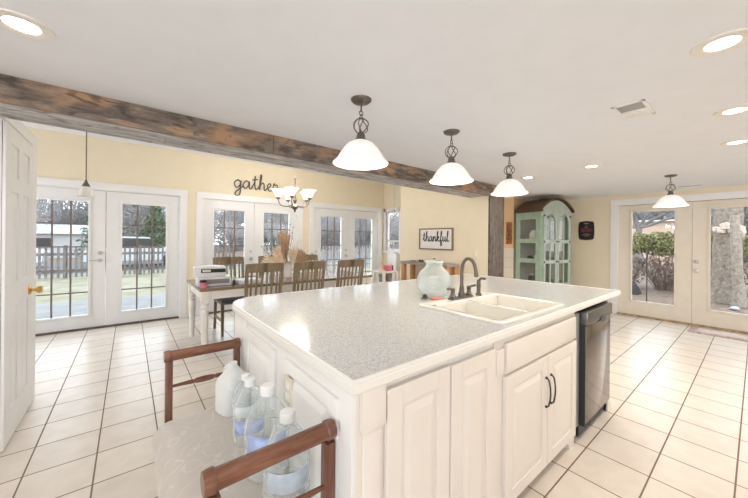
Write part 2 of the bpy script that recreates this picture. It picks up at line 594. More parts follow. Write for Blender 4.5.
class MB:
    def __init__(self):
        self.bm = bmesh.new()

    def _box(self, pts, bev):
        bm = self.bm
        v = [bm.verts.new(p) for p in pts]
        fs = [(0, 3, 2, 1), (4, 5, 6, 7), (0, 1, 5, 4), (1, 2, 6, 5), (2, 3, 7, 6), (3, 0, 4, 7)]
        faces = [bm.faces.new([v[i] for i in f]) for f in fs]
        if bev > 0:
            ed = list({e for f in faces for e in f.edges})
            bmesh.ops.bevel(bm, geom=ed, offset=bev, segments=2, profile=0.5, affect='EDGES', clamp_overlap=True)
        return self

    def box(self, x0, x1, y0, y1, z0, z1, bev=0.0):
        x0, x1 = min(x0, x1), max(x0, x1)
        y0, y1 = min(y0, y1), max(y0, y1)
        z0, z1 = min(z0, z1), max(z0, z1)
        return self._box([(x0, y0, z0), (x1, y0, z0), (x1, y1, z0), (x0, y1, z0), (x0, y0, z1), (x1, y0, z1), (x1, y1, z1), (x0, y1, z1)], bev)

    def hexa(self, bottom, top, bev=0.0):
        """bottom/top: four points each, same winding (ccw from above)"""
        return self._box(list(bottom) + list(top), bev)

    def bar(self, a, b, w, d, up=(0, 0, 1), bev=0.0, taper=1.0):
        a, b = Vector(a), Vector(b)
        t = (b - a).normalized()
        s = t.cross(Vector(up))
        if s.length < 1e-4:
            s = t.cross(Vector((0, 1, 0)))
        s.normalize()
        q = s.cross(t).normalized()
        p = []
        for c, k in ((a, 1.0), (b, taper)):
            for i, j in ((-1, -1), (1, -1), (1, 1), (-1, 1)):
                p.append(c + s * (w / 2 * i * k) + q * (d / 2 * j * k))
        # orient outward: bottom ring a, top ring b along t ; s x q = -t  -> flip ring order
        pa, pb = p[:4][::-1], p[4:][::-1]
        return self._box(pa + pb, bev)

    def fbox(self, fr, u0, u1, v0, v1, n0, n1, bev=0.0):
        """box in frame fr=(o,u,v,n)"""
        o, u, v, n = fr
        P = lambda a, b, c: o + u * a + v * b + n * c
        q = [P(u0, v0, n0), P(u1, v0, n0), P(u1, v1, n0), P(u0, v1, n0), P(u0, v0, n1), P(u1, v0, n1), P(u1, v1, n1), P(u0, v1, n1)]
        return self._box(q, bev)

    def frustum(self, fr, a, b, n0, n1):
        """a,b = (u0,u1,v0,v1) rectangles at n0 and n1"""
        o, u, v, n = fr
        P = lambda x, y, c: o + u * x + v * y + n * c
        q = [P(a[0], a[2], n0), P(a[1], a[2], n0), P(a[1], a[3], n0), P(a[0], a[3], n0), P(b[0], b[2], n1), P(b[1], b[2], n1), P(b[1], b[3], n1), P(b[0], b[3], n1)]
        return self._box(q, 0)

    def tube(self, pts, r, n=8, closed=False, cap=True):
        bm = self.bm
        P = [Vector(p) for p in pts]
        N = len(P)
        if N < 2:
            return self
        rad = r if isinstance(r, (list, tuple)) else [r] * N
        rings = []
        ref = None
        for i in range(N):
            if closed:
                t = P[(i + 1) % N] - P[i - 1]
            else:
                t = P[min(i + 1, N - 1)] - P[max(i - 1, 0)]
            if t.length < 1e-9:
                t = Vector((0, 0, 1))
            t.normalize()
            if ref is None:
                ref = t.cross(Vector((0, 0, 1)))
                if ref.length < 1e-3:
                    ref = t.cross(Vector((1, 0, 0)))
            s = ref - t * ref.dot(t)
            if s.length < 1e-6:
                s = t.orthogonal()
            s.normalize()
            ref = s
            q = t.cross(s)
            rings.append([bm.verts.new(P[i] + (s * math.cos(2 * PI * k / n) + q * math.sin(2 * PI * k / n)) * rad[i]) for k in range(n)])
        M = N if closed else N - 1
        for i in range(M):
            a, b = rings[i], rings[(i + 1) % N]
            for k in range(n):
                bm.faces.new((a[k], a[(k + 1) % n], b[(k + 1) % n], b[k]))
        if cap and not closed:
            bm.faces.new(rings[0][::-1])
            bm.faces.new(rings[-1])
        return self

    def lathe(self, prof, c=(0, 0, 0), n=24, axis=None, squash=(1, 1)):
        """prof: list of (r, z) bottom->top. axis: matrix to orient"""
        bm = self.bm
        M = axis or Matrix.Identity(3)
        c = Vector(c)
        rings = []
        for r, z in prof:
            if r < 1e-6:
                rings.append([bm.verts.new(c + M @ Vector((0, 0, z)))])
            else:
                rings.append([bm.verts.new(c + M @ Vector((r * squash[0] * math.cos(2 * PI * k / n), r * squash[1] * math.sin(2 * PI * k / n), z))) for k in range(n)])
        for i in range(len(rings) - 1):
            a, b = rings[i], rings[i + 1]
            for k in range(n):
                k2 = (k + 1) % n
                if len(a) == 1 and len(b) == 1:
                    continue
                if len(a) == 1:
                    bm.faces.new((a[0], b[k2], b[k]))
                elif len(b) == 1:
                    bm.faces.new((a[k], a[k2], b[0]))
                else:
                    bm.faces.new((a[k], a[k2], b[k2], b[k]))
        return self

    def prism(self, pts, z0, z1):
        """extrude a ccw 2-D polygon"""
        bm = self.bm
        a = [bm.verts.new((p[0], p[1], z0)) for p in pts]
        b = [bm.verts.new((p[0], p[1], z1)) for p in pts]
        n = len(pts)
        bm.faces.new(a[::-1])
        bm.faces.new(b)
        for i in range(n):
            j = (i + 1) % n
            bm.faces.new((a[i], a[j], b[j], b[i]))
        return self

    def fprism(self, fr, pts, n0, n1):
        """extrude polygon given in (u,v) along n of frame"""
        o, u, v, n = fr
        bm = self.bm
        a = [bm.verts.new(o + u * p[0] + v * p[1] + n * n0) for p in pts]
        b = [bm.verts.new(o + u * p[0] + v * p[1] + n * n1) for p in pts]
        k = len(pts)
        bm.faces.new(a[::-1])
        bm.faces.new(b)
        for i in range(k):
            j = (i + 1) % k
            bm.faces.new((a[i], a[j], b[j], b[i]))
        return self

    def sphere(self, c, r, n=12, sq=(1, 1, 1)):
        prof = []
        for i in range(n // 2 + 1):
            a = -PI / 2 + PI * i / (n // 2)
            prof.append((r * math.cos(a) if 0 < i < n // 2 else 0, r * math.sin(a) * sq[2]))
        return self.lathe(prof, c, n, squash=(sq[0], sq[1]))

    def quad(self, *pts):
        self.bm.faces.new([self.bm.verts.new(p) for p in pts])
        return self

    def build(self, name, mat, parent=None, local=False, smooth=True, label=None, cat=None, group=None, kind=None, weld=False, solid=0.0):
        bm = self.bm
        if weld:
            bmesh.ops.remove_doubles(bm, verts=bm.verts, dist=1e-5)
        bmesh.ops.recalc_face_normals(bm, faces=bm.faces)
        me = bpy.data.meshes.new(name)
        loc = Vector((0, 0, 0))
        if parent is None:
            if not local and len(bm.verts):
                xs = [v.co.x for v in bm.verts]
                ys = [v.co.y for v in bm.verts]
                zs = [v.co.z for v in bm.verts]
                if kind != 'structure':
                    loc = Vector(((min(xs) + max(xs)) / 2, (min(ys) + max(ys)) / 2, min(zs)))
        elif not local:
            p = parent
            while p.parent:
                p = p.parent
            off = p.location.copy()
            bmesh.ops.translate(bm, verts=bm.verts, vec=-off)
        if parent is None and loc.length:
            bmesh.ops.translate(bm, verts=bm.verts, vec=-loc)
        bm.to_mesh(me)
        bm.free()
        me.materials.append(mat)
        if smooth:
            for p in me.polygons:
                p.use_smooth = True
            me.set_sharp_from_angle(angle=R(35))
        o = bpy.data.objects.new(name, me)
        COL.objects.link(o)
        o.location = loc
        if parent is not None:
            o.parent = parent
        if solid:
            md = o.modifiers.new('thickness', 'SOLIDIFY')
            md.thickness = solid
            md.offset = 0
        tag(o, label, cat, group, kind)
        return o


def tag(o, label=None, cat=None, group=None, kind=None):
    if label:
        o['label'] = label
    if cat:
        o['category'] = cat
    if group:
        o['group'] = group
    if kind:
        o['kind'] = kind
    return o


def thing(name, label, cat, loc=(0, 0, 0), rotz=0.0, group=None, kind=None):
    o = bpy.data.objects.new(name, None)
    COL.objects.link(o)
    o.location = loc
    o.rotation_euler = (0, 0, rotz)
    o.empty_display_size = 0.1
    return tag(o, label, cat, group, kind)


def copy_thing(root, loc, rotz=None, label=None, scale=None):
    r = root.copy()
    COL.objects.link(r)
    r.location = loc
    if rotz is not None:
        r.rotation_euler = (0, 0, rotz)
    if scale:
        r.scale = (scale, scale, scale)
    if label:
        r['label'] = label
    for ch in list(root.children):
        c = ch.copy()
        COL.objects.link(c)
        c.parent = r
        for g in list(ch.children):
            d = g.copy()
            COL.objects.link(d)
            d.parent = c
    return r


X, Y, Z = Vector((1, 0, 0)), Vector((0, 1, 0)), Vector((0, 0, 1))


def ST(name, mb, mat, label, cat, smooth=False):
    return mb.build(name, mat, kind='structure', smooth=smooth, label=label, cat=cat)


# ================================================================== THE ROOM
NY, EX = 6.02, 7.13            # inner faces of the north (patio) wall and the east wall
KC, DC = 2.20, 2.78            # kitchen and dining ceiling heights
WX, SY = -2.4, -2.2            # west and south limits
ST('floor', MB().box(WX, EX + 0.15, SY, NY + 0.15, -0.1, 0), TILE, 'cream square ceramic floor tiles with brown grout', 'floor')
ST('ceiling', MB().box(WX, EX + 0.15, SY, 2.87, KC, KC + 0.1), CEIL, 'flat white ceiling over the kitchen', 'ceiling')
ST('ceiling', MB().box(WX, 5.24, 2.87, NY + 0.15, DC, DC + 0.1), CEIL, 'higher white ceiling over the dining area', 'ceiling')
ST('ceiling', MB().box(4.71, EX + 0.15, 2.87, 4.4, KC, KC + 0.1), CEIL, 'white ceiling above the green cabinet corner', 'ceiling')
ST('wall_header', MB().box(WX, 4.29, 2.71, 2.87, KC + 0.1, DC), WALL, 'short wall drop above the wooden beam', 'wall')

D1, D2, D3 = (-1.20, 0.66), (1.00, 2.76), (3.13, 4.95)
DH = 2.03
w = MB()
xs = [WX, D1[0], D1[1], D2[0], D2[1], D3[0], D3[1], 5.24]
for i in range(0, 8, 2):
    w.box(xs[i], xs[i + 1], NY, NY + 0.15, 0, DC)
for d in (D1, D2, D3):
    w.box(d[0], d[1], NY, NY + 0.15, DH, DC)
ST('wall_north', w, WALL, 'buttery yellow dining wall with three pairs of patio doors', 'wall')
ED = (-0.30, 1.63)
w = MB()
w.box(EX, EX + 0.15, SY, ED[0], 0, KC)
w.box(EX, EX + 0.15, ED[1], 4.4, 0, KC)
w.box(EX, EX + 0.15, ED[0], ED[1], 2.01, KC)
ST('wall_east', w, WALL, 'beige end wall around the full glass patio doors', 'wall')
ST('wall_south', MB().box(-0.9, 3.2, SY - 0.12, SY, 0, KC).box(6.4, EX, SY - 0.12, SY, 0, KC).box(WX, -0.9, SY - 0.12, SY, 2.05, KC).box(3.2, 6.4, SY - 0.12, SY, 2.05, KC).box(3.2, 6.4, SY - 0.12, SY, 0, 1.35), WALL, 'beige wall with unseen openings added to let in sky light at the near side of the kitchen', 'wall')  # openings out of view, added so sky light reaches the kitchen ceiling
w = MB()
ya = [SY - 0.12, -2.1, 0.0, 4.0, 5.8, NY + 0.15]
for i in range(0, 6, 2):
    w.box(WX - 0.12, WX, ya[i], ya[i + 1], 0, DC)
for i in (1, 3):
    w.box(WX - 0.12, WX, ya[i], ya[i + 1], 0, 0.05 if i == 1 else 0.6).box(WX - 0.12, WX, ya[i], ya[i + 1], 2.05, DC)
ST('wall_west', w, WALL, 'beige wall with two unseen openings added to let in sky light at the left side of the house', 'wall')  # both gaps are unseen, cut to bring sky light indoors
ST('wall_partition', MB().box(4.29, 4.71, 2.575, 4.52, 0, DC), WALL, 'plain beige wall block behind the thankful sign', 'wall')
# nook beyond the partition: a wall with a window
w = MB()
w.box(5.12, 5.24, 4.52, 5.42, 0, DC)
w.box(5.12, 5.24, 5.42, 5.92, 0, 1.05)
w.box(5.12, 5.24, 5.42, 5.92, 2.05, DC)
w.box(5.12, 5.24, 5.92, NY, 0, DC)
ST('wall_nook', w, WALL, 'narrow beige wall with a small window in the dining nook', 'wall')
ST('wall_passage', MB().box(4.71, 5.24, 4.40, 4.52, 0, DC), WALL, 'beige return wall behind the partition', 'wall')
# chimney breast: peach above, white brick below
ST('wall_chimney', MB().box(5.95, EX, 3.02, 4.2, 1.19, KC), PEACH, 'peach painted chimney wall beside the green cabinet', 'wall')
ST('wall_brick', MB().box(5.94, EX, 3.01, 4.2, 0, 1.19), BRICKW, 'white painted brick below the peach wall', 'wall')
# closet corner on the left, with its door
ST('wall_closet', MB().box(-1.6, -0.615, 2.90, 3.715, 0, 2.148), TRIM, 'white closet corner that carries the panelled door', 'wall')


# ---- casings
def casing_y(name, x0, x1, top, y, label, wid=0.105):
    c = MB()
    for a, b in ((x0 - wid, x0), (x1, x1 + wid)):
        c.box(a, b, y - 0.022, y + 0.02, 0, top, 0.004)
    c.box(x0 - wid, x1 + wid, y - 0.024, y + 0.02, top, top + wid, 0.004)
    c.box(x0, x0 + 0.01, y, y + 0.14, 0, top)
    c.box(x1 - 0.01, x1, y, y + 0.14, 0, top)
    c.box(x0, x1, y, y + 0.14, top - 0.008, top)
    return ST(name, c, TRIM, label, 'trim')


casing_y('trim_1', D1[0], D1[1], DH, NY, 'white casing around the leftmost patio doors')
casing_y('trim_2', D2[0], D2[1], DH - 0.005, NY, 'white casing around the middle patio doors under the gather lettering')
casing_y('trim_3', D3[0], D3[1], DH, NY, 'white casing around the patio doors nearest the dining corner')
c = MB()
for a, b in ((ED[0] - 0.11, ED[0]), (ED[1], ED[1] + 0.11)):
    c.box(EX - 0.022, EX + 0.02, a, b, 0, 2.01, 0.004)
c.box(EX - 0.024, EX + 0.02, ED[0] - 0.11, ED[1] + 0.11, 2.01, 2.12, 0.004)
for a, b in ((ED[0], ED[0] + 0.008), (ED[1] - 0.008, ED[1])):
    c.box(EX, EX + 0.14, a, b, 0, 2.01)
ST('trim_4', c, TRIM, 'white casing around the off-white glass doors on the right', 'trim')
c = MB()
c.box(-0.616, -0.597, 3.585, 3.715, 0, 2.06, 0.003)
c.box(-0.616, -0.597, 2.90, 3.715, 2.06, 2.148, 0.003)
ST('trim_5', c, TRIM, 'white casing around the six panel closet door', 'trim')
ST('baseboard_north', MB().box(0.77, 0.895, NY - 0.015, NY, 0, 0.10).box(2.865, 3.025, NY - 0.015, NY, 0, 0.10), TRIM, 'white baseboard between the patio doors', 'baseboard')
ST('baseboard_east', MB().box(EX - 0.015, EX, 1.745, 3.0, 0, 0.10, 0.003), TRIM, 'white baseboard below the square dark plaque', 'baseboard')
for i, (d, lab) in enumerate(((D1, 'dark sill under the leftmost patio doors'), (D2, 'dark sill under the middle patio doors'), (D3, 'dark sill under the corner patio doors'))):
    ST('trim_%d' % (6 + i), MB().box(d[0], d[1], NY - 0.012, NY + 0.14, 0.0, 0.022, 0.003), SILL, lab, 'sill')
ST('trim_9', MB().box(EX - 0.03, EX + 0.14, ED[0], ED[1], 0.0, 0.024, 0.003), RUST, 'rusty sill under the off-white glass doors', 'sill')


# ---- doors
def french_leaf(name, label, fr, wd, ht, g, cols, rows, paint, cat='door', knob_u=None, knobs=None, hinge_u=None, munt=True):
    """fr=(o,u,v,n) with n to the room; leaf wd x ht, thickness back along -n. g=(u0,u1,v0,v1) glass"""
    o = thing(name, label, cat, fr[0], kind='structure')
    T = 0.045
    b = MB()
    b.fbox(fr, 0.004, g[0], 0, ht, -T, 0)
    b.fbox(fr, g[1], wd - 0.004, 0, ht, -T, 0)
    b.fbox(fr, g[0], g[1], 0, g[2], -T, 0)
    b.fbox(fr, g[0], g[1], g[3], ht, -T, 0)
    b.build('door_frame', paint, o, smooth=False)
    e = 0.028
    b = MB()                       # raised glazing frame
    b.fbox(fr, g[0] - e, g[0] + 0.006, g[2] - e, g[3] + e, 0, 0.014, 0.004)
    b.fbox(fr, g[1] - 0.006, g[1] + e, g[2] - e, g[3] + e, 0, 0.014, 0.004)
    b.fbox(fr, g[0], g[1], g[2] - e, g[2] + 0.006, 0, 0.0135, 0.004)
    b.fbox(fr, g[0], g[1], g[3] - 0.006, g[3] + e, 0, 0.0135, 0.004)
    b.build('glazing_frame', paint, o)
    MB().fbox(fr, g[0], g[1], g[2], g[3], -0.026, -0.020).build('glass_pane', GLASS, o, smooth=False)
    if munt:
        b = MB()
        for i in range(1, cols):
            u = g[0] + (g[1] - g[0]) * i / cols
            b.fbox(fr, u - 0.010, u + 0.010, g[2], g[3], -0.019, -0.010)
        for j in range(1, rows):
            v = g[2] + (g[3] - g[2]) * j / rows
            b.fbox(fr, g[0], g[1], v - 0.009, v + 0.009, -0.019, -0.011)
        b.build('grille', MUNT, o, smooth=False)
    if knob_u is not None:
        for kind, v in knobs:
            b = MB()
            ax = Matrix((fr[1], fr[2], fr[3])).transposed()
            c = fr[0] + fr[1] * knob_u + fr[2] * v
            if kind == 'bolt':
                b.lathe([(0, 0), (0.027, 0), (0.027, 0.012), (0.018, 0.02), (0, 0.02)], c, 16, ax)
                b.fbox((c, *fr[1:]), -0.006, 0.006, -0.018, 0.018, 0.018, 0.032, 0.002)
                b.build('deadbolt', NICKEL, o)
            elif kind == 'knob':
                b.lathe([(0, 0), (0.032, 0), (0.032, 0.008), (0.012, 0.012), (0.012, 0.035), (0.026, 0.045), (0.029, 0.058), (0.02, 0.07), (0, 0.072)], c, 18, ax)
                b.build('door_knob', NICKEL, o)
            else:
                b.lathe([(0, 0), (0.028, 0), (0.028, 0.008), (0.011, 0.012), (0.011, 0.04), (0, 0.04)], c, 16, ax)
                s = -1 if kind == 'leverL' else 1
                b.fbox((c, *fr[1:]), min(0, s * 0.11) - 0.006, max(0, s * 0.11) + 0.006, -0.008, 0.008, 0.036, 0.050, 0.004)
                b.build('lever_handle', NICKEL, o)
    if hinge_u is not None:
        for v in (0.22, ht * 0.5, ht - 0.22):
            MB().fbox(fr, hinge_u - 0.008, hinge_u + 0.008, v - 0.05, v + 0.05, -0.004, 0.010, 0.003).build('hinge', NICKEL, o)
    return o


G = (0.0, 0.0)
names = [('left leaf of the leftmost patio doors, with the lever handle', 'right leaf of the leftmost patio doors, beside the table end'),
         ('left leaf of the middle patio doors, behind the stack of white boxes', 'right leaf of the middle patio doors, behind the dried flowers'),
         ('left leaf of the patio doors nearest the dining corner', 'right leaf of the patio doors nearest the dining corner')]
k = 1
for d, (la, lb) in zip((D1, D2, D3), names):
    mid = (d[0] + d[1]) / 2
    wd = mid - d[0]
    inset = 0.185 * wd / 0.93
    for s in (0, 1):
        x0 = d[0] if s == 0 else mid
        fr = (Vector((x0, NY + 0.028, 0.024)), X, Z, -Y)
        if d is D1:
            kk = dict(knob_u=wd - 0.06, knobs=(('bolt', 1.08), ('leverL', 0.97))) if s == 0 else {}
        else:
            kk = dict(knob_u=wd - 0.06, knobs=(('bolt', 1.06), ('knob', 0.93))) if (s == 0) else {}
        french_leaf('door_%d' % k, 'white fifteen-lite door, ' + (la if s == 0 else lb), fr, wd, DH - 0.036, (inset, wd - inset, 0.185, 1.825), 3, 5, DOORW,
                    hinge_u=(0.006 if s == 0 else wd - 0.006), **kk)
        k += 1
mid = (ED[0] + ED[1]) / 2
for s in (0, 1):
    y0 = ED[1] if s == 0 else mid
    wd = (ED[1] - ED[0]) / 2
    fr = (Vector((EX + 0.028, y0, 0.026)), -Y, Z, -X)
    kk = dict(knob_u=0.05, knobs=(('bolt', 1.0), ('knob', 0.86))) if s == 1 else {}
    french_leaf('door_%d' % k, 'off-white full-glass door ' + ('left of the pair, hedge seen through it' if s == 0 else 'right of the pair, big tree trunk seen through it'),
                fr, wd, 1.975, (0.20, wd - 0.20, 0.25, 1.855), 1, 1, DOORC, munt=False, **kk)
    k += 1

# six panel closet door
o = thing('door_9', 'white six-panel closet door with a brass knob at the left edge', 'door', (-0.602, 2.905, 0.012), kind='structure')
fr = (Vector((-0.602, 2.905, 0.012)), Y, Z, X)
wd, ht = 0.678, 2.04
b = MB().fbox(fr, 0, wd, 0, ht, -0.010, -0.004)
st = 0.105
cx = wd / 2
rows = ((0.20, 0.86), (1.02, 1.62), (1.72, 1.93))
b.fbox(fr, 0, st, 0, ht, -0.004, 0.004).fbox(fr, wd - st, wd, 0, ht, -0.004, 0.004).fbox(fr, cx - 0.05, cx + 0.05, 0, ht, -0.004, 0.004)
vv = [0, 0.20, 0.86, 1.02, 1.62, 1.72, 1.93, ht]
for a in range(0, 8, 2):
    b.fbox(fr, st, cx - 0.05, vv[a], vv[a + 1], -0.004, 0.004)
    b.fbox(fr, cx + 0.05, wd - st, vv[a], vv[a + 1], -0.004, 0.004)
b.build('door_slab', DOORW, o, smooth=False)
for v0, v1 in rows:
    for u0, u1 in ((st, cx - 0.05), (cx + 0.05, wd - st)):
        MB().frustum(fr, (u0 + 0.014, u1 - 0.014, v0 + 0.014, v1 - 0.014), (u0 + 0.045, u1 - 0.045, v0 + 0.045, v1 - 0.045), -0.004, 0.004).build('door_panel', DOORW, o, smooth=False)
ax = Matrix((Y, Z, X)).transposed()
c = Vector((-0.598, 3.50, 0.925))
MB().lathe([(0, 0), (0.034, 0), (0.034, 0.006), (0.024, 0.012), (0.012, 0.016), (0.012, 0.036), (0.024, 0.042), (0.030, 0.056), (0.026, 0.07), (0, 0.075)], c, 20, ax).build('door_knob', BRASS, o, label='polished brass door knob')

# nook window
o = thing('window_1', 'small white sash window at the far right corner of the dining area', 'window', (5.12, 5.67, 1.05), kind='structure')
b = MB()
for a, bb in ((5.35, 5.42), (5.92, 5.99)):
    b.box(5.095, 5.135, a, bb, 1.0, 2.12)
b.box(5.095, 5.135, 5.35, 5.99, 2.05, 2.125).box(5.07, 5.135, 5.34, 6.0, 1.0, 1.05)
b.build('window_frame', TRIM, o, smooth=False)
b = MB()
b.box(5.15, 5.19, 5.42, 5.46, 1.05, 2.05).box(5.15, 5.19, 5.88, 5.92, 1.05, 2.05).box(5.15, 5.19, 5.46, 5.88, 1.05, 1.10).box(5.15, 5.19, 5.46, 5.88, 2.0, 2.05).box(5.15, 5.19, 5.46, 5.88, 1.28, 1.32)
b.build('sash', DOORW, o, smooth=False)
MB().box(5.168, 5.172, 5.46, 5.88, 1.10, 2.0).build('glass_pane', GLASS, o, smooth=False)

# ---- wooden beam and post
BZ = 2.03
o = thing('wooden_beam', 'long rustic reclaimed wood beam boxed under the white ceiling', 'beam', (1.3, 2.52, BZ))
bz = lambda x: 2.052 - 0.032 * (x + 0.54) / 4.84
bf = lambda x: 2.500 + 0.042 * (x + 0.54) / 4.84
bb_ = lambda x: bf(x) + 0.34


def beam_piece(x0, x1, f0, f1, z0, z1):
    P = lambda x, f, z: (x, bf(x) + f, bz(x) + z if z < 0.1 else z)
    return MB().hexa([P(x0, f0, z0), P(x1, f0, z0), P(x1, f1, z0), P(x0, f1, z0)], [P(x0, f0, z1), P(x1, f0, z1), P(x1, f1, z1), P(x0, f1, z1)], 0.004)


for x0, x1 in ((WX, 0.93), (0.934, 2.75), (2.754, 4.71)):
    beam_piece(x0, x1, 0, 0.03, 0.0, KC).build('front_board', BEAMF, o, smooth=False)
for x0, x1, f0, f1 in ((WX, 1.6, 0.031, 0.165), (1.603, 4.285, 0.031, 0.165), (WX, 0.2, 0.168, 0.31), (0.203, 2.3, 0.168, 0.31), (2.303, 4.285, 0.168, 0.31)):
    beam_piece(x0, x1, f0, f1, 0.004, 0.03).build('underside_board', BEAMG, o, label='grey weathered board on the underside', smooth=False)
beam_piece(WX, 4.285, 0.311, 0.34, 0.0, KC).build('back_board', BEAMG, o, smooth=False)
MB().box(4.292, 4.71, 2.545, 2.574, 0.0, 2.018, 0.003).build('wooden_post', POSTM, label='tall weathered brown wood post under the right end of the beam', cat='post', smooth=False)


# ---- ceiling fixtures
DL = [(-0.346, 1.871, 'round lit recessed ceiling light in the upper left corner of the photo'),
      (1.985, 0.10, 'largest lit recessed ceiling light at the upper right, nearest the camera'),
      (3.06, 0.095, 'lit recessed ceiling light second in the row at the right edge'),
      (4.04, 0.115, 'lit recessed ceiling light third in the row at the right edge'),
      (4.12, 1.19, 'lit recessed ceiling light between the air vent and the green cabinet'),
      (4.22, 1.948, 'lit recessed ceiling light beside the third island pendant')]
proto = None
for x, y, lab in DL:
    if proto is None:
        o = proto = thing('recessed_light', lab, 'ceiling light', (x, y, KC), group='recessed ceiling lights')
        MB().lathe([(0.052, -0.001), (0.060, -0.006), (0.095, -0.006), (0.098, 0.0), (0.06, 0.0)], (0, 0, 0), 32).build('trim_ring', TRIMR, o, local=True)
        MB().lathe([(0, -0.003), (0.053, -0.003), (0.053, 0.0), (0, 0.0)], (0, 0, 0), 32).build('lens', LENS, o, local=True)
    else:
        o = copy_thing(proto, (x, y, KC), label=lab)
for x, y, lab in DL:
    lamp('downlight', 'AREA', (x, y, KC - 0.012), DOWNLIGHT_W * (0.6 if x < 0 else 0.80), NEUTRAL if x < 0 else WARM, 0.11, spread=R(165))

# square air vent
o = thing('air_vent', 'square white ceiling air vent with one dark open half', 'vent', (2.555, 0.508, KC))
b = MB()
x0, x1, y0, y1 = 2.40, 2.715, 0.425, 0.59
for q in ((x0, x1, y0, y0 + 0.02), (x0, x1, y1 - 0.02, y1), (x0, x0 + 0.02, y0, y1), (x1 - 0.02, x1, y0, y1)):
    b.box(*q, KC - 0.008, KC, 0.002)
b.build('vent_frame', TRIM, o)
MB().box(x0 + 0.02, x1 - 0.02, y0 + 0.02, y1 - 0.02, KC - 0.002, KC).build('vent_backing', STEELS, o, label='grey duct opening')
MB().box(x0 + 0.155, x1 - 0.02, y0 + 0.018, y1 - 0.018, KC - 0.007, KC - 0.001, 0.002).build('damper_plate', TRIM, o)
for i in range(3):
    xx = x0 + 0.185 + i * 0.036
    MB().box(xx, xx + 0.004, y0 + 0.03, y1 - 0.03, KC - 0.010, KC - 0.006).build('louvre', TRIMR, o, smooth=False)
o = thing('slot_vent', 'thin dark slot vent in the ceiling by the pendant at the glass doors', 'vent', (6.62, 0.64, KC))
MB().box(6.60, 6.65, 0.51, 0.78, KC - 0.006, KC, 0.002).build('vent_frame', TRIMR, o)
MB().box(6.61, 6.64, 0.52, 0.77, KC - 0.008, KC - 0.005).build('slot', BLACK, o)


# ---- bell pendants
def bell_pendant(label, loc, group):
    o = thing('bell_pendant', label, 'pendant light', loc, group=group)
    MB().lathe([(0, -0.026), (0.02, -0.026), (0.05, -0.018), (0.062, -0.008), (0.064, 0.0), (0, 0.0)], (0, 0, 0), 28).build('canopy', PEWTER, o, local=True)
    MB().tube([(0, 0, -0.02), (0, 0, -0.075)], 0.005, 8).build('stem', PEWTER, o, local=True)
    b = MB()
    for zc, rr, turn in ((-0.083, 0.014, 0), (-0.104, 0.012, 1)):
        ring = [((rr * math.cos(a), 0, zc + rr * math.sin(a)) if turn == 0 else (0, rr * math.cos(a), zc + rr * math.sin(a))) for a in [2 * PI * i / 14 for i in range(14)]]
        b.tube(ring, 0.003, 6, closed=True)
    b.build('chain_link', PEWTER, o, local=True)
    b = MB()
    for i in range(6):
        a = PI * 2 * i / 6
        pts = []
        for j in range(13):
            t = -PI / 2 + PI * j / 12
            tw = a + 0.5 * math.sin(t)
            rr = 0.048 * math.cos(t)
            pts.append((rr * math.cos(tw), rr * math.sin(tw), -0.162 + 0.047 * math.sin(t)))
        b.tube(pts, 0.0035, 6)
    b.build('wire_globe', PEWTER, o, local=True)
    MB().lathe([(0, -0.254), (0.034, -0.254), (0.034, -0.242), (0.026, -0.236), (0.026, -0.22), (0.018, -0.205), (0.008, -0.196), (0, -0.196)], (0, 0, 0), 20).build('socket_cup', PEWTER, o, local=True)
    prof = [(0.172, -0.392), (0.168, -0.386), (0.154, -0.376), (0.142, -0.360), (0.126, -0.332), (0.106, -0.302), (0.079, -0.273), (0.046, -0.256), (0.02, -0.251)]
    inner = [(max(0.014, r - 0.005), z - 0.004) for r, z in prof]
    MB().lathe(inner[::-1] + prof, (0, 0, 0), 40).build('glass_shade', SHADE, o, local=True)
    MB().sphere((0, 0, -0.325), 0.028, 14, (1, 1, 1.25)).build('bulb', BULB, o, local=True)
    return o


PL = [(1.108, 1.525, 'leftmost and nearest of the three bell pendants over the island'),
      (1.985, 1.515, 'middle of the three bell pendants over the island'),
      (2.93, 1.535, 'rightmost of the three bell pendants over the island, by the wood post'),
      (5.42, 0.70, 'bell pendant hanging alone before the off-white glass doors')]
p0 = bell_pendant('frosted glass ' + PL[0][2], (PL[0][0], PL[0][1], KC), 'bell pendant lights')
for x, y, lab in PL[1:]:
    copy_thing(p0, (x, y, KC), label='frosted glass ' + lab)
for x, y, lab in PL:
    lamp('pendant_glow', 'POINT', (x, y, KC - 0.43), PENDANT_W, (1.0, 0.93, 0.83), 0.05)

# small dining pendants on long rods
o = thing('rod_pendant', 'small glass pendant on a long thin rod before the leftmost patio doors', 'pendant light', (-0.372, 4.6, DC))
MB().lathe([(0, -0.02), (0.05, -0.012), (0.055, 0), (0, 0)], (0, 0, 0), 20).build('canopy', PEWTER, o, local=True)
MB().tube([(0, 0, -0.01), (0, 0, -0.84)], 0.005, 8).build('rod', BRONZE, o, local=True)
MB().lathe([(0.038, -0.895), (0.03, -0.87), (0.016, -0.845), (0.009, -0.82), (0, -0.82)], (0, 0, 0), 20).build('socket_cap', PEWTER, o, local=True)
MB().lathe([(0.06, -0.99), (0.066, -1.0), (0.073, -1.0), (0.066, -0.985), (0.052, -0.93), (0.036, -0.89), (0.0, -0.888)], (0, 0, 0), 28).build('glass_shade', SHADED, o, local=True)
o = thing('mini_pendant', 'tiny clear pendant on a thin rod by the nook window', 'pendant light', (4.55, 5.0, DC))
MB().tube([(0, 0, 0), (0, 0, -0.78)], 0.005, 8).build('rod', NICKEL, o, local=True)
MB().lathe([(0.03, -0.84), (0.03, -0.80), (0.012, -0.775), (0, -0.775)], (0, 0, 0), 16).build('socket_cap', NICKEL, o, local=True)
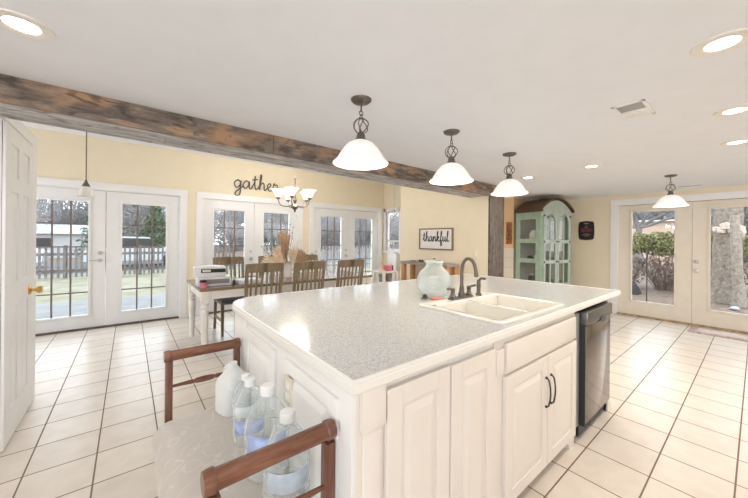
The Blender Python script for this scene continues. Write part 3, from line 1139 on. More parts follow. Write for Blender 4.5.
MB().lathe([(0.035, -1.02), (0.045, -1.0), (0.045, -0.86), (0.025, -0.83), (0, -0.83)], (0, 0, 0), 20).build('glass_shade', CABGL, o, local=True)

# chandelier
CHX, CHY = 1.955, 4.37
o = thing('chandelier', 'five-arm chandelier with lit white bell shades above the dining table', 'chandelier', (CHX, CHY, DC - 0.06))
MB().lathe([(0, 0.03), (0.03, 0.032), (0.06, 0.05), (0.065, 0.06), (0, 0.06)], (0, 0, 0), 24).build('canopy', NICKEL, o, local=True)
b = MB()
for i in range(17):
    zc = 0.01 - i * 0.027
    ring = [((0.008 * math.cos(a), 0, zc + 0.017 * math.sin(a)) if i % 2 == 0 else (0, 0.008 * math.cos(a), zc + 0.017 * math.sin(a))) for a in [2 * PI * q / 10 for q in range(10)]]
    b.tube(ring, 0.0025, 5, closed=True)
b.build('chain', NICKEL, o, local=True)
MB().lathe([(0, -0.985), (0.018, -0.97), (0.012, -0.95), (0.03, -0.935), (0.062, -0.90), (0.045, -0.875), (0.014, -0.85), (0.03, -0.80), (0.014, -0.76), (0.012, -0.50), (0.02, -0.47), (0, -0.455)], (0, 0, 0), 20).build('column', BRONZE, o, local=True)
for i in range(5):
    a = 2 * PI * i / 5 + 0.33
    ca, sa = math.cos(a), math.sin(a)
    arm = catmull([(0.02 * ca, 0.02 * sa, -0.86), (0.09 * ca, 0.09 * sa, -0.895), (0.17 * ca, 0.17 * sa, -0.895), (0.225 * ca, 0.225 * sa, -0.855), (0.24 * ca, 0.24 * sa, -0.79)], 6)
    MB().tube(arm, 0.007, 8).build('arm', PEWTER, o, local=True)
    cc = (0.24 * ca, 0.24 * sa, -0.79)
    MB().lathe([(0.012, -0.01), (0.03, 0.0), (0.034, 0.02), (0.02, 0.026), (0, 0.026)], cc, 16).build('shade_cup', PEWTER, o, local=True)
    prof = [(0.030, 0.02), (0.042, 0.035), (0.053, 0.07), (0.070, 0.105), (0.105, 0.135)]
    MB().lathe(prof + [(r - 0.005, z + 0.001) for r, z in prof[::-1]], cc, 24).build('glass_shade', SHADE2, o, local=True)
    MB().sphere((cc[0], cc[1], cc[2] + 0.075), 0.022, 12).build('bulb', BULB, o, local=True)
lamp('chandelier_glow', 'POINT', (CHX, CHY, DC - 0.60), CHANDELIER_W * 5, (1.0, 0.93, 0.82), 0.2)

# ================================================================== THE ISLAND
CT = 0.93      # countertop height
FY = 0.752     # cabinet front plane
LX = 0.530     # left face plane


def raised_door(parent, name, fr, u0, u1, v0, v1, mat, rail=0.068, label=None, n0=0.0, t=0.02):
    b = MB()
    b.fbox(fr, u0, u1, v0, v1, n0, n0 + t - 0.008, 0.002)
    for q in ((u0, u0 + rail, v0, v1), (u1 - rail, u1, v0, v1), (u0 + rail, u1 - rail, v0, v0 + rail), (u0 + rail, u1 - rail, v1 - rail, v1)):
        b.fbox(fr, *q, n0 + t - 0.009, n0 + t, 0.0025)
    o = b.build(name, mat, parent, label=label, smooth=False)
    a = 0.012
    e = 0.040
    MB().frustum(fr, (u0 + rail + a, u1 - rail - a, v0 + rail + a, v1 - rail - a),
                 (u0 + rail + e, u1 - rail - e, v0 + rail + e, v1 - rail - e), n0 + t - 0.009, n0 + t + 0.001).build('raised_panel', mat, o, smooth=False)
    return o


FF = (Vector((0, FY, 0)), X, Z, -Y)               # front face frame: u = world x
LF = (Vector((LX, 0, 0)), -Y, Z, -X)              # left face: u = -world y

# left end section
o = thing('island_cabinet', 'white panelled left end of the kitchen island beside the bench', 'cabinet', (0.95, 1.4, 0))
b = MB()
b.box(LX, 1.372, FY, 2.06, 0.0, 0.892)
b.build('carcass', CABW, o, smooth=False)
raised_door(o, 'front_panel', FF, 0.648, 0.966, 0.03, 0.862, CAB)
raised_door(o, 'front_panel', FF, 0.978, 1.296, 0.03, 0.856, CAB)
for u0, u1 in ((0.534, 0.644), (1.30, 1.372)):
    MB().fbox(FF, u0, u1, 0, 0.892, 0, 0.006, 0.002).build('face_stile', CAB, o, smooth=False)
b = MB()
b.fbox(FF, 0.545, 0.638, 0.762, 0.892, 0.006, 0.026, 0.004)
b.fbox(FF, 0.552, 0.63, 0.748, 0.764, 0.006, 0.016, 0.003)
b.build('corner_block', CAB, o)
MB().fbox(FF, 1.305, 1.372, 0.725, 0.84, 0.006, 0.020, 0.004).build('small_block', CAB, o)
MB().fbox(FF, 0.556, 0.628, 0.0, 0.748, 0.006, 0.014, 0.003).build('pilaster', CAB, o)
for u0, u1 in ((-1.80, -1.36), (-1.26, -0.83)):
    raised_door(o, 'side_panel', LF, u0, u1, 0.06, 0.835, CABW, rail=0.05, t=0.014)
for u0, u1 in ((-2.06, -1.82), (-0.815, -0.752)):
    MB().fbox(LF, u0, u1, 0, 0.892, 0, 0.006, 0.002).build('end_stile', CABW, o, smooth=False)
OUT = mk('almond_outlet_plate', (0.74, 0.66, 0.52), 0.4, var=0.02)
pl = MB().fbox(LF, -1.232, -1.158, 0.662, 0.776, 0.012, 0.020, 0.003).build('outlet_plate', OUT, o, label='almond electrical outlet plate')
for v in (0.695, 0.743):
    MB().fbox(LF, -1.213, -1.177, v - 0.014, v + 0.014, 0.0195, 0.0225, 0.003).build('socket', CAPW, pl)

# sink base
o = thing('sink_cabinet', 'white sink base cabinet with false drawer front and two raised doors', 'cabinet', (1.83, 1.4, 0))
b = MB()
b.box(1.374, 1.392, FY, 1.6, 0.08, 0.892).box(2.272, 2.290, FY, 1.6, 0.0, 0.892).box(1.392, 2.272, 1.58, 1.6, 0.08, 0.892).box(1.392, 2.272, FY, 1.6, 0.08, 0.10)
b.fbox(FF, 1.3735, 2.290, 0.08, 0.892, -0.02, 0.0038)
b.box(1.374, 2.25, FY + 0.07, FY + 0.09, 0.0, 0.08)
b.build('carcass', CAB, o, smooth=False)
MB().fbox(FF, 1.392, 2.262, 0.716, 0.855, 0.004, 0.024, 0.005).build('drawer_front', CAB, o)
for u0, u1, hx in ((1.385, 1.838, 1.812), (1.846, 2.272, 1.876)):
    d = raised_door(o, 'cabinet_door', FF, u0, u1, 0.085, 0.700, CAB, n0=0.004, rail=0.062)
    b = MB()
    hz0, hz1 = 0.425, 0.585
    pts = catmull([(hx, FY - 0.024, hz0), (hx, FY - 0.041, hz0 + 0.014), (hx, FY - 0.049, (hz0 + hz1) / 2), (hx, FY - 0.041, hz1 - 0.014), (hx, FY - 0.024, hz1)], 6)
    b.tube(pts, 0.0045, 8)
    for hz in (hz0, hz1):
        b.lathe([(0, 0), (0.008, 0), (0.006, 0.008), (0, 0.008)], (hx, FY - 0.024, hz), 10, Matrix((X, Z, -Y)).transposed())
    b.build('pull_handle', DARKM, d, label='dark bronze bow handle')
# curved bracket foot at the right
b = MB()
b.fprism(FF, [(2.10, 0.08), (2.15, 0.074), (2.19, 0.055), (2.215, 0.03), (2.225, 0.0), (2.292, 0.0), (2.292, 0.082), (2.10, 0.082)], -0.04, 0.006)
b.build('bracket_foot', CAB, o, smooth=False)

# dishwasher
DY = 0.712
o = thing('dishwasher', 'stainless dishwasher with dark control strip under the counter end', 'dishwasher', (2.67, 1.0, 0))
MB().box(2.385, 2.94, DY + 0.036, 1.32, 0.03, 0.868).build('tub', BLACK, o, smooth=False)
dfr = (Vector((0, DY, 0)), X, Z, -Y)
d = MB().fbox(dfr, 2.392, 2.935, 0.115, 0.775, -0.036, 0.0, 0.004).build('door', STEEL, o, label='brushed steel door')
MB().fbox(dfr, 2.388, 2.939, 0.78, 0.868, -0.036, 0.012, 0.008).build('control_strip', STEELD, o, label='dark steel control strip')
b = MB().fbox(dfr, 2.66, 2.84, 0.762, 0.80, 0.011, 0.022, 0.006)
b.build('handle', STEELD, d)
MB().fbox(dfr, 2.39, 2.395, 0.10, 0.80, -0.036, -0.002).build('side_edge', BLACK, o, smooth=False)
MB().box(2.42, 2.90, DY + 0.05, DY + 0.07, 0.0, 0.105).build('toe_plate', BLACK, o, smooth=False)
MB().box(2.296, 2.382, FY - 0.004, 1.3, 0.10, 0.86).build('filler_strip', STEELS, label='grey metal filler strip between the sink cabinet and the dishwasher', cat='filler strip', smooth=False)
o = thing('support_panel', 'white end panel with a small foot under the right end of the counter', 'cabinet panel', (3.0, 1.4, 0))
MB().box(2.95, 2.995, 0.735, 2.05, 0.0, 0.892, 0.003).build('panel', CAB, o, smooth=False)
MB().fprism((Vector((0, 0.735, 0)), X, Z, -Y), [(2.95, 0), (3.03, 0), (3.03, 0.03), (3.005, 0.06), (2.995, 0.10), (2.95, 0.10)], -0.05, 0.008).build('bracket_foot', CAB, o, smooth=False)
MB().box(1.40, 2.94, 2.03, 2.06, 0.0, 0.892).build('island_back_panel', CABW, label='plain white back panel of the island facing the dining table', cat='cabinet panel', smooth=False)

# countertop with a sink cut-out
SX0, SX1, SY0, SY1 = 1.448, 2.175, 0.795, 1.315
o = thing('countertop', 'speckled grey island worktop with a white edge band', 'countertop', (1.9, 1.5, 0.893))
arc = []
cx_, cy_, rr = 0.74, 2.00, 0.24
for i in range(9):
    a = PI / 2 + PI / 2 * i / 8
    arc.append((cx_ + rr * math.cos(a), cy_ + rr * math.sin(a)))
XL, XR, YF = 0.502, 3.245, 0.718
ybk = lambda x: 2.24 - 0.03 * (x - 0.74) / 2.5
outer = [(XL, YF), (XR, YF), (XR, ybk(XR))] + [(p[0], p[1]) for p in arc]


def inset(poly, d):
    n = len(poly)
    out = []
    for i in range(n):
        p0, p1, p2 = Vector(poly[i - 1]), Vector(poly[i]), Vector(poly[(i + 1) % n])
        e1, e2 = (p1 - p0).normalized(), (p2 - p1).normalized()
        n1, n2 = Vector((-e1.y, e1.x)), Vector((-e2.y, e2.x))
        m_ = (n1 + n2).normalized()
        out.append(tuple(p1 + m_ * (d / max(0.3, m_.dot(n1)))))
    return out


inn = inset(outer, 0.014)
# granite field: left piece, front strip, back strip, right piece
b = MB()
il, ir, iy = inn[0][0], inn[1][0], inn[0][1]
left = [inn[0], (SX0, iy), (SX0, ybk(SX0) - 0.014)] + inn[3:]
b.prism(left, 0.894, CT)
b.prism([(SX0, iy), (SX1, iy), (SX1, SY0), (SX0, SY0)], 0.894, CT)
b.prism([(SX0, SY1), (SX1, SY1), (SX1, ybk(SX1) - 0.014), (SX0, ybk(SX0) - 0.014)], 0.894, CT)
b.prism([(SX1, iy), (ir, iy), inn[2], (SX1, ybk(SX1) - 0.014)], 0.894, CT)
b.build('worktop', GRAN, o, smooth=False)
# edge band: stepped profile swept round the outline
prof = [(0.014, 0.894), (0.004, 0.892), (0.0, 0.897), (0.0, 0.918), (0.003, 0.9215), (0.003, 0.928), (0.0055, 0.9325), (0.0125, 0.9325), (0.014, 0.931)]
b = MB()
rings = []
for d_, z_ in prof:
    rings.append([b.bm.verts.new((p[0], p[1], z_)) for p in inset(outer, d_)])
for i in range(len(rings)):
    a_, c_ = rings[i], rings[(i + 1) % len(rings)]
    for q in range(len(outer)):
        q2 = (q + 1) % len(outer)
        b.bm.faces.new((a_[q], a_[q2], c_[q2], c_[q]))
b.build('edge_band', EDGE, o, label='white moulded edge band', smooth=False)

# sink
o = thing('kitchen_sink', 'biscuit coloured double-bowl drop-in sink set in the island worktop', 'sink', (1.815, 1.05, CT))
rx0, rx1, ry0, ry1 = 1.412, 2.205, 0.768, 1.338
bw = [(1.466, 1.772), (1.808, 2.155)]
by0, by1 = 0.818, 1.215
zt = CT + 0.0125


def rrect(x0, x1, y0, y1, r, n=6):
    out = []
    for cx__, cy__, a0 in ((x1 - r, y0 + r, -PI / 2), (x1 - r, y1 - r, 0), (x0 + r, y1 - r, PI / 2), (x0 + r, y0 + r, PI)):
        for i in range(n + 1):
            a = a0 + PI / 2 * i / n
            out.append((cx__ + r * math.cos(a), cy__ + r * math.sin(a)))
    return out


b = MB()
lo = rrect(rx0, rx1, ry0, ry1, 0.04)
hi = rrect(bw[0][0], bw[1][1], by0, by1, 0.03)
c_lo = Vector(((rx0 + rx1) / 2, (ry0 + ry1) / 2))
loops = [[(p[0], p[1], CT + 0.0006) for p in lo], [(p[0], p[1], CT + 0.007) for p in lo],
         [(p[0], p[1], zt - 0.001) for p in inset(lo, 0.004)], [(p[0], p[1], zt) for p in inset(lo, 0.012)],
         [(p[0], p[1], zt) for p in inset(hi, -0.010)], [(p[0], p[1], zt - 0.004) for p in inset(hi, -0.002)], [(p[0], p[1], zt - 0.014) for p in hi]]
vs = [[b.bm.verts.new(p) for p in lp] for lp in loops]
for a_, c_ in zip(vs, vs[1:]):
    for i in range(len(a_)):
        j = (i + 1) % len(a_)
        b.bm.faces.new((a_[i], a_[j], c_[j], c_[i]))
b.box(bw[0][1], bw[1][0], by0 - 0.002, by1 + 0.002, CT - 0.02, zt - 0.004, 0.004)
b.build('rim', SINKM, o)
for x0, x1 in bw:
    b = MB()
    t_ = [(x0, by0), (x1, by0), (x1, by1), (x0, by1)]
    q = 0.022
    m_ = [(x0 + q, by0 + q), (x1 - q, by0 + q), (x1 - q, by1 - q), (x0 + q, by1 - q)]
    v0 = [b.bm.verts.new((p[0], p[1], zt - 0.006)) for p in t_]
    v1 = [b.bm.verts.new((p[0], p[1], CT - 0.16)) for p in m_]
    v2 = [b.bm.verts.new((p[0] * 0.9 + 0.1 * (x0 + x1) / 2, p[1] * 0.9 + 0.1 * (by0 + by1) / 2, CT - 0.175)) for p in m_]
    for a_, c_ in ((v0, v1), (v1, v2)):
        for i in range(4):
            j = (i + 1) % 4
            b.bm.faces.new((a_[i], a_[j], c_[j], c_[i]))
    b.bm.faces.new(v2)
    bo = b.build('bowl', SINKM, o, smooth=False)
    MB().lathe([(0, -0.170), (0.03, -0.170), (0.042, -0.172), (0.042, -0.176), (0, -0.176)], ((x0 + x1) / 2, (by0 + by1) / 2, CT), 20).build('drain', NICKEL, bo)
MB().box(1.452, 1.475, 1.225, 1.238, zt, zt + 0.001).build('maker_plate', DARKM, o)

# faucet
fz = zt
o = thing('faucet', 'dark pewter gooseneck faucet with two lever handles and side sprayer', 'faucet', (1.80, 1.275, fz))
MB().box(1.672, 1.912, 1.252, 1.298, fz, fz + 0.014, 0.006).build('deck_plate', PEWTER, o)
MB().lathe([(0.024, 0.012), (0.026, 0.03), (0.018, 0.045), (0.015, 0.075), (0.014, 0.085), (0, 0.085)], (1.80, 1.275, fz), 18).build('spout_base', PEWTER, o)
pts = catmull([(1.80, 1.275, fz + 0.07), (1.80, 1.275, fz + 0.185), (1.801, 1.264, fz + 0.243), (1.803, 1.238, fz + 0.273), (1.806, 1.212, fz + 0.272), (1.808, 1.188, fz + 0.248), (1.810, 1.174, fz + 0.205), (1.811, 1.168, fz + 0.155)], 6)
sp = MB().tube(pts, [0.0115] * (len(pts) - 6) + [0.012, 0.0125, 0.013, 0.014, 0.014, 0.013], 12).build('spout', PEWTER, o)
for x, s in ((1.70, -1), (1.885, 1)):
    h = MB().lathe([(0.022, 0.012), (0.024, 0.022), (0.015, 0.035), (0.013, 0.055), (0.017, 0.065), (0.011, 0.078), (0, 0.08)], (x, 1.275, fz), 16).build('handle', PEWTER, o)
    MB().tube([(x - s * 0.004, 1.275, fz + 0.07), (x + s * 0.02, 1.272, fz + 0.074), (x + s * 0.06, 1.268, fz + 0.078), (x + s * 0.068, 1.267, fz + 0.077)], [0.009, 0.0075, 0.010, 0.006], 8).build('lever', PEWTER, h)
s = MB().lathe([(0.022, 0.0), (0.022, 0.012), (0.014, 0.02), (0.013, 0.05), (0.016, 0.07), (0.014, 0.10), (0.010, 0.115), (0, 0.118)], (1.985, 1.262, fz), 16).build('sprayer', PEWTER, o)
MB().tube(catmull([(1.985, 1.262, fz + 0.105), (1.987, 1.245, fz + 0.125), (1.990, 1.222, fz + 0.128), (1.992, 1.21, fz + 0.122)], 4), 0.010, 10).build('spray_head', PEWTER, s)

# aqua vase on the counter
o = thing('bubble_glass_vase', 'round pale aqua bubble-glass vase on the counter by the faucet', 'vase', (1.752, 1.482, CT + 0.001))
prof = [(0.0, 0.0), (0.06, 0.0), (0.09, 0.012), (0.124, 0.05), (0.139, 0.10), (0.132, 0.145), (0.105, 0.19), (0.075, 0.217), (0.063, 0.235), (0.066, 0.250), (0.072, 0.257)]
prof = [(r * 0.92, z * 0.96) for r, z in prof]
bb = MB().lathe(prof, (0, 0, 0), 40)
# dimples: bulge the belly in a hobnail pattern
for v in bb.bm.verts:
    if 0.02 < v.co.z < 0.2:
        a = math.atan2(v.co.y, v.co.x)
        k_ = 1 + 0.03 * math.sin(a * 12 + v.co.z * 60) * math.sin(v.co.z * 110)
        v.co.x *= k_
        v.co.y *= k_
bb.build('vase_body', VASEG, o, local=True)
MB().lathe([(0.0655, 0.246), (0.0705, 0.251), (0.0655, 0.256), (0.060, 0.251), (0.0655, 0.246)], (0, 0, 0), 32).build('vase_lip', VASEG, o, local=True)
# small things by the vase
o = thing('dish_scraper', 'small black and grey dish tool lying left of the sponge', 'scraper', (1.625, 1.455, CT + 0.001), R(30))
MB().box(-0.035, 0.035, -0.02, 0.02, 0, 0.01, 0.003).build('blade', PEWTER, o, local=True)
MB().box(-0.02, 0.02, -0.012, 0.012, 0.010, 0.028, 0.005).build('grip', BLACK, o, local=True)
o = thing('sponge', 'coral sponge lying between the vase and the sink', 'sponge', (1.672, 1.385, CT + 0.001), R(-20))
MB().box(-0.045, 0.045, -0.028, 0.028, 0, 0.012, 0.004).build('sponge_top', CORAL, o, local=True)
MB().box(0.05, 0.10, -0.028, 0.028, 0, 0.010, 0.004).build('scrub_end', mk('pale_green_scrub', (0.50, 0.62, 0.50), 0.9), o, local=True)


# ================================================================== THE BENCH AND ITS BOTTLES
o = thing('vanity_bench', 'mahogany scroll-arm bench with ivory damask seat against the island', 'bench', (0.32, 1.36, 0))
BXL, BXR = 0.165, 0.492
for y, face in ((0.835, 1), (1.88, -1)):
    top = 0.745 if face == 1 else 0.733
    rail = MB()
    prof_pts = [(-0.185, 0.0275), (-0.172, 0.0305), (-0.160, 0.0305), (-0.155, 0.0265), (0.0, 0.0255), (0.150, 0.0265), (0.155, 0.0305), (0.168, 0.0305), (0.180, 0.0275)]
    rail.tube([(0.328 + u, y, top) for u, r in prof_pts], [r for u, r in prof_pts], 18)
    rail.build('arm_rail', MAHOG, o)
    for x in (BXL, BXR):
        b = MB()
        b.hexa([(x - 0.016, y - 0.019, 0.0), (x + 0.016, y - 0.019, 0.0), (x + 0.016, y + 0.019, 0.0), (x - 0.016, y + 0.019, 0.0)],
               [(x - 0.016, y - 0.019, 0.712), (x + 0.016, y - 0.019, 0.712), (x + 0.016, y + 0.019, 0.712), (x - 0.016, y + 0.019, 0.712)], 0.003)
        b.build('post', MAHOGV, o)
    sp_ = [(-0.15, 0.007), (-0.10, 0.009), (-0.06, 0.0115), (-0.05, 0.008), (-0.04, 0.0135), (0.0, 0.016), (0.04, 0.0135), (0.05, 0.008), (0.06, 0.0115), (0.10, 0.009), (0.15, 0.007)]
    MB().tube([(0.328 + u, y, 0.575) for u, r in sp_], [r for u, r in sp_], 12).build('spindle', MAHOG, o)
    MB().box(BXL + 0.016, BXR - 0.016, y - 0.012, y + 0.012, 0.26, 0.31, 0.003).build('end_rail', MAHOG, o)
# upholstered seat: superellipse block
b = MB()
nx, ny = 14, 40
sx0, sx1, sy0, sy1 = 0.098, 0.512, 0.862, 1.853
grid = {}


def seat_pt(i, j):
    u, v = i / nx, j / ny
    x = sx0 + (sx1 - sx0) * u
    y = sy0 + (sy1 - sy0) * v
    ex = min(u, 1 - u) * (sx1 - sx0)
    ey = min(v, 1 - v) * (sy1 - sy0)
    q = lambda d, r: math.sqrt(max(0.0, 1 - (1 - min(1, d / r)) ** 2))
    z = 0.372 + 0.062 * q(ex, 0.075) * (0.4 + 0.6 * q(ey, 0.07)) + 0.022 * math.sin(PI * u) * math.sin(PI * v)
    return Vector((x, y, z))


top_v = [[b.bm.verts.new(seat_pt(i, j)) for j in range(ny + 1)] for i in range(nx + 1)]
for i in range(nx):
    for j in range(ny):
        b.bm.faces.new((top_v[i][j], top_v[i + 1][j], top_v[i + 1][j + 1], top_v[i][j + 1]))
edge = [top_v[i][0] for i in range(nx + 1)] + [top_v[nx][j] for j in range(1, ny + 1)] + [top_v[i][ny] for i in range(nx - 1, -1, -1)] + [top_v[0][j] for j in range(ny - 1, 0, -1)]
prev = edge
cxs, cys = (sx0 + sx1) / 2, (sy0 + sy1) / 2
for zz, kx in ((0.30, 0.99), (0.25, 0.965), (0.225, 0.94)):
    ring = [b.bm.verts.new((cxs + (v.co.x - cxs) * kx, cys + (v.co.y - cys) * (1 - (1 - kx) * 0.4), zz)) for v in edge]
    for i in range(len(edge)):
        j = (i + 1) % len(edge)
        b.bm.faces.new((prev[i], prev[j], ring[j], ring[i]))
    prev = ring
b.bm.faces.new(prev)
b.build('seat_cushion', DAMASK, o, label='ivory damask upholstered seat')


def seat_z(x, y):
    return seat_pt((x - sx0) / (sx1 - sx0) * nx, (y - sy0) / (sy1 - sy0) * ny).z + 0.001


# bottles, heights above the seat
def gallon(label, x, y, capmat, lab_mat, rot=0.0, sc=1.0, lz=0.066):
    o = thing('water_jug', label, 'water jug', (x, y, seat_z(x, y)), rot, group='water jugs and bottles on the bench')
    prof = [(0, 0.004), (0.05, 0.0), (0.070, 0.008), (0.074, 0.03), (0.074, 0.055), (0.070, 0.060), (0.074, 0.066), (0.074, 0.135), (0.070, 0.140), (0.074, 0.146), (0.073, 0.165), (0.060, 0.205), (0.034, 0.240), (0.020, 0.252), (0.020, 0.272), (0, 0.272)]
    prof = [(r * sc, z * sc) for r, z in prof]
    MB().lathe(prof, (0, 0, 0), 28).build('jug_body', CLEARP, o, local=True)
    b = MB()
    for i in range(12):
        a0, a1 = [-rot - PI / 2 - 1.25 + 1.9 * k_ / 12 for k_ in (i, i + 1)]
        r_ = 0.0755 * sc
        b.quad((r_ * math.cos(a0), r_ * math.sin(a0), lz * sc), (r_ * math.cos(a1), r_ * math.sin(a1), lz * sc), (r_ * math.cos(a1), r_ * math.sin(a1), (lz + 0.06) * sc), (r_ * math.cos(a0), r_ * math.sin(a0), (lz + 0.06) * sc))
    b.build('jug_label', lab_mat, o, local=True, weld=True, solid=0.0008)
    MB().lathe([(0.024 * sc, 0.262 * sc), (0.0245 * sc, 0.288 * sc), (0.021 * sc, 0.293 * sc), (0, 0.294 * sc)], (0, 0, 0), 20).build('cap', capmat, o, local=True)
    MB().tube(catmull([(0.0, 0.022 * sc, 0.25 * sc), (0.0, 0.055 * sc, 0.262 * sc), (0.0, 0.078 * sc, 0.225 * sc), (0.0, 0.073 * sc, 0.17 * sc)], 5), 0.009 * sc, 8).build('handle', CLEARP, o, local=True)
    return o


def milk_jug(label, x, y, rot):
    o = thing('milk_jug', label, 'jug', (x, y, seat_z(x, y)), rot, group='water jugs and bottles on the bench')
    b = MB()
    lv = [(0.0, 0.066), (0.008, 0.072), (0.14, 0.072), (0.165, 0.066), (0.20, 0.045), (0.225, 0.024), (0.232, 0.021), (0.248, 0.021)]
    rings = []
    n = 28
    for z, r in lv:
        ring = []
        for i in range(n):
            a = 2 * PI * i / n
            e = 0.55 if r > 0.05 else 1.0
            cxx, sxx = math.cos(a), math.sin(a)
            ring.append(b.bm.verts.new((math.copysign(abs(cxx) ** e, cxx) * r, math.copysign(abs(sxx) ** e, sxx) * r, z)))
        rings.append(ring)
    for a_, c_ in zip(rings, rings[1:]):
        for i in range(n):
            j = (i + 1) % n
            b.bm.faces.new((a_[i], a_[j], c_[j], c_[i]))
    b.bm.faces.new(rings[0][::-1])
    b.bm.faces.new(rings[-1])
    b.build('jug_body', MILKP, o, local=True)
    MB().tube(catmull([(0.03, 0.0, 0.215), (0.062, 0.0, 0.208), (0.078, 0.0, 0.17), (0.076, 0, 0.12), (0.069, 0, 0.10)], 5), 0.011, 10).build('handle', MILKP, o, local=True)
    return o


milk_jug('milky white plastic gallon jug at the far end of the bench', 0.434, 1.725, R(105))
gallon('clear small water jug with white label beside the milky jug', 0.452, 1.565, CAPW, LABELW, R(90), 0.80)
gallon('clear water jug with blue label, third along the bench', 0.425, 1.405, CAPW, LABELB, R(200), 0.92)
gallon('biggest clear water jug with white cap and blue label, second from the near rail', 0.424, 1.185, CAPW, LABELB, R(-30), 1.12, 0.098)
gallon('clear water jug behind the near arm rail, pale blue label', 0.430, 1.005, CAPW, LABELP, R(120), 1.06, 0.082)

# ================================================================== DINING SET
TX0, TX1, TY0, TY1, TZ = 0.62, 3.08, 3.88, 4.86, 0.765
o = thing('dining_table', 'long dining table with brown top and white legs in front of the patio doors', 'table', ((TX0 + TX1) / 2, (TY0 + TY1) / 2, 0))
b = MB()
for i in range(5):
    a = TY0 + (TY1 - TY0) * i / 5
    b.box(TX0, TX1, a + 0.001, a + (TY1 - TY0) / 5 - 0.001, TZ - 0.032, TZ, 0.003)
b.build('tabletop', TABLEW, o, smooth=False)
TW = mk('white_table_paint', (0.78, 0.75, 0.70), 0.5, var=0.05)
b = MB()
b.box(TX0 + 0.09, TX1 - 0.09, TY0 + 0.03, TY0 + 0.055, TZ - 0.13, TZ - 0.033).box(TX0 + 0.09, TX1 - 0.09, TY1 - 0.055, TY1 - 0.03, TZ - 0.13, TZ - 0.033)
b.box(TX0 + 0.03, TX0 + 0.055, TY0 + 0.09, TY1 - 0.09, TZ - 0.13, TZ - 0.033).box(TX1 - 0.055, TX1 - 0.03, TY0 + 0.09, TY1 - 0.09, TZ - 0.13, TZ - 0.033)
b.build('apron', TW, o, smooth=False)
for x in (TX0 + 0.06, TX1 - 0.06):
    for y in (TY0 + 0.06, TY1 - 0.06):
        b = MB()
        b.box(x - 0.045, x + 0.045, y - 0.045, y + 0.045, TZ - 0.17, TZ - 0.033, 0.004)
        b.lathe([(0.0, 0.0), (0.026, 0.0), (0.03, 0.03), (0.032, 0.10), (0.040, 0.40), (0.043, 0.50), (0.03, 0.515), (0.044, 0.535), (0.034, 0.555), (0.045, 0.58), (0.045, 0.60), (0, 0.60)], (x, y, 0), 20)
        b.build('leg', TW, o)


def make_chair(label):
    """faces +y (local), origin at the floor under the seat centre"""
    o = thing('dining_chair', label, 'chair', (0, 0, 0), group='slat-back dining chairs')
    W, D, H = 0.21, 0.21, 1.055
    by = -D
    lean = 0.085
    yb = lambda z: by - (max(0, z - 0.45) / (H - 0.45)) * lean
    MB().box(-W, W, -D + 0.02, D, 0.425, 0.455, 0.006).build('seat_frame', CHAIRW, o, local=True)
    MB().box(-W + 0.015, W - 0.015, -D + 0.03, D - 0.012, 0.456, 0.482, 0.012).build('seat_cushion', SEATF, o, local=True, label='charcoal seat pad')
    for s in (-1, 1):
        b = MB()
        b.bar((s * (W - 0.018), by, 0.45), (s * (W - 0.008), yb(H - 0.01), H - 0.01), 0.036, 0.028, (0, 1, 0), 0.003)
        b.build('back_post', CHAIRW, o, local=True)
        MB().bar((s * (W - 0.018), by - 0.05, 0.0), (s * (W - 0.018), by, 0.45), 0.036, 0.032, (0, 1, 0), 0.003).build('leg', CHAIRW, o, local=True)
        MB().bar((s * (W - 0.022), D - 0.02, 0.424), (s * (W - 0.022), D - 0.012, 0.0), 0.04, 0.04, (0, 1, 0), 0.003, 0.75).build('leg', CHAIRW, o, local=True)
    b = MB()
    z0, z1 = H - 0.105, H
    n = 8
    top, bot = [], []
    for i in range(n + 1):
        x = -W + 2 * W * i / n
        cu = -0.012 * (1 - (x / W) ** 2)
        top.append((x, yb(z1) + cu, z1 - 0.006 * abs(x / W) ** 3))
        bot.append((x, yb(z0) + cu, z0))
    for i in range(n):
        a0, a1, t1, t0 = bot[i], bot[i + 1], top[i + 1], top[i]
        sh = lambda p, d: (p[0], p[1] + d, p[2])
        b.hexa([sh(a0, -0.011), sh(a1, -0.011), sh(a1, 0.011), sh(a0, 0.011)], [sh(t0, -0.011), sh(t1, -0.011), sh(t1, 0.011), sh(t0, 0.011)])
    b.build('top_rail', CHAIRW, o, local=True, weld=True)
    MB().bar((-W + 0.02, yb(0.56), 0.56), (W - 0.02, yb(0.56), 0.56), 0.018, 0.042, (0, 0, 1), 0.002).build('lower_rail', CHAIRW, o, local=True)
    for i in range(6):
        x = (-W + 0.062) + (2 * W - 0.124) * i / 5
        MB().bar((x, yb(0.575), 0.575), (x, yb(H - 0.1) - 0.006, H - 0.1), 0.022, 0.012, (0, 1, 0), 0.002).build('slat', CHAIRW, o, local=True)
    for s in (-1, 1):
        MB().bar((s * (W - 0.02), by - 0.02, 0.2), (s * (W - 0.02), D - 0.02, 0.2), 0.018, 0.03).build('stretcher', CHAIRW, o, local=True)
    return o


CH = make_chair('grey-brown slat-back chair, left of the three with their backs to the island')
CH.location = (1.235, 3.85, 0)
copy_thing(CH, (1.81, 3.85, 0), label='grey-brown slat-back chair, middle of the three with their backs to the island')
copy_thing(CH, (2.445, 3.85, 0), label='grey-brown slat-back chair, right of the three with their backs to the island')
copy_thing(CH, (1.19, 4.74, 0), PI, 'grey-brown slat-back chair across the table behind the stacked boxes')
copy_thing(CH, (1.86, 4.76, 0), PI, 'grey-brown slat-back chair across the table, mostly hidden by the dried flowers')
copy_thing(CH, (2.48, 4.74, 0), PI, 'grey-brown slat-back chair across the table, under the chandelier on the right')

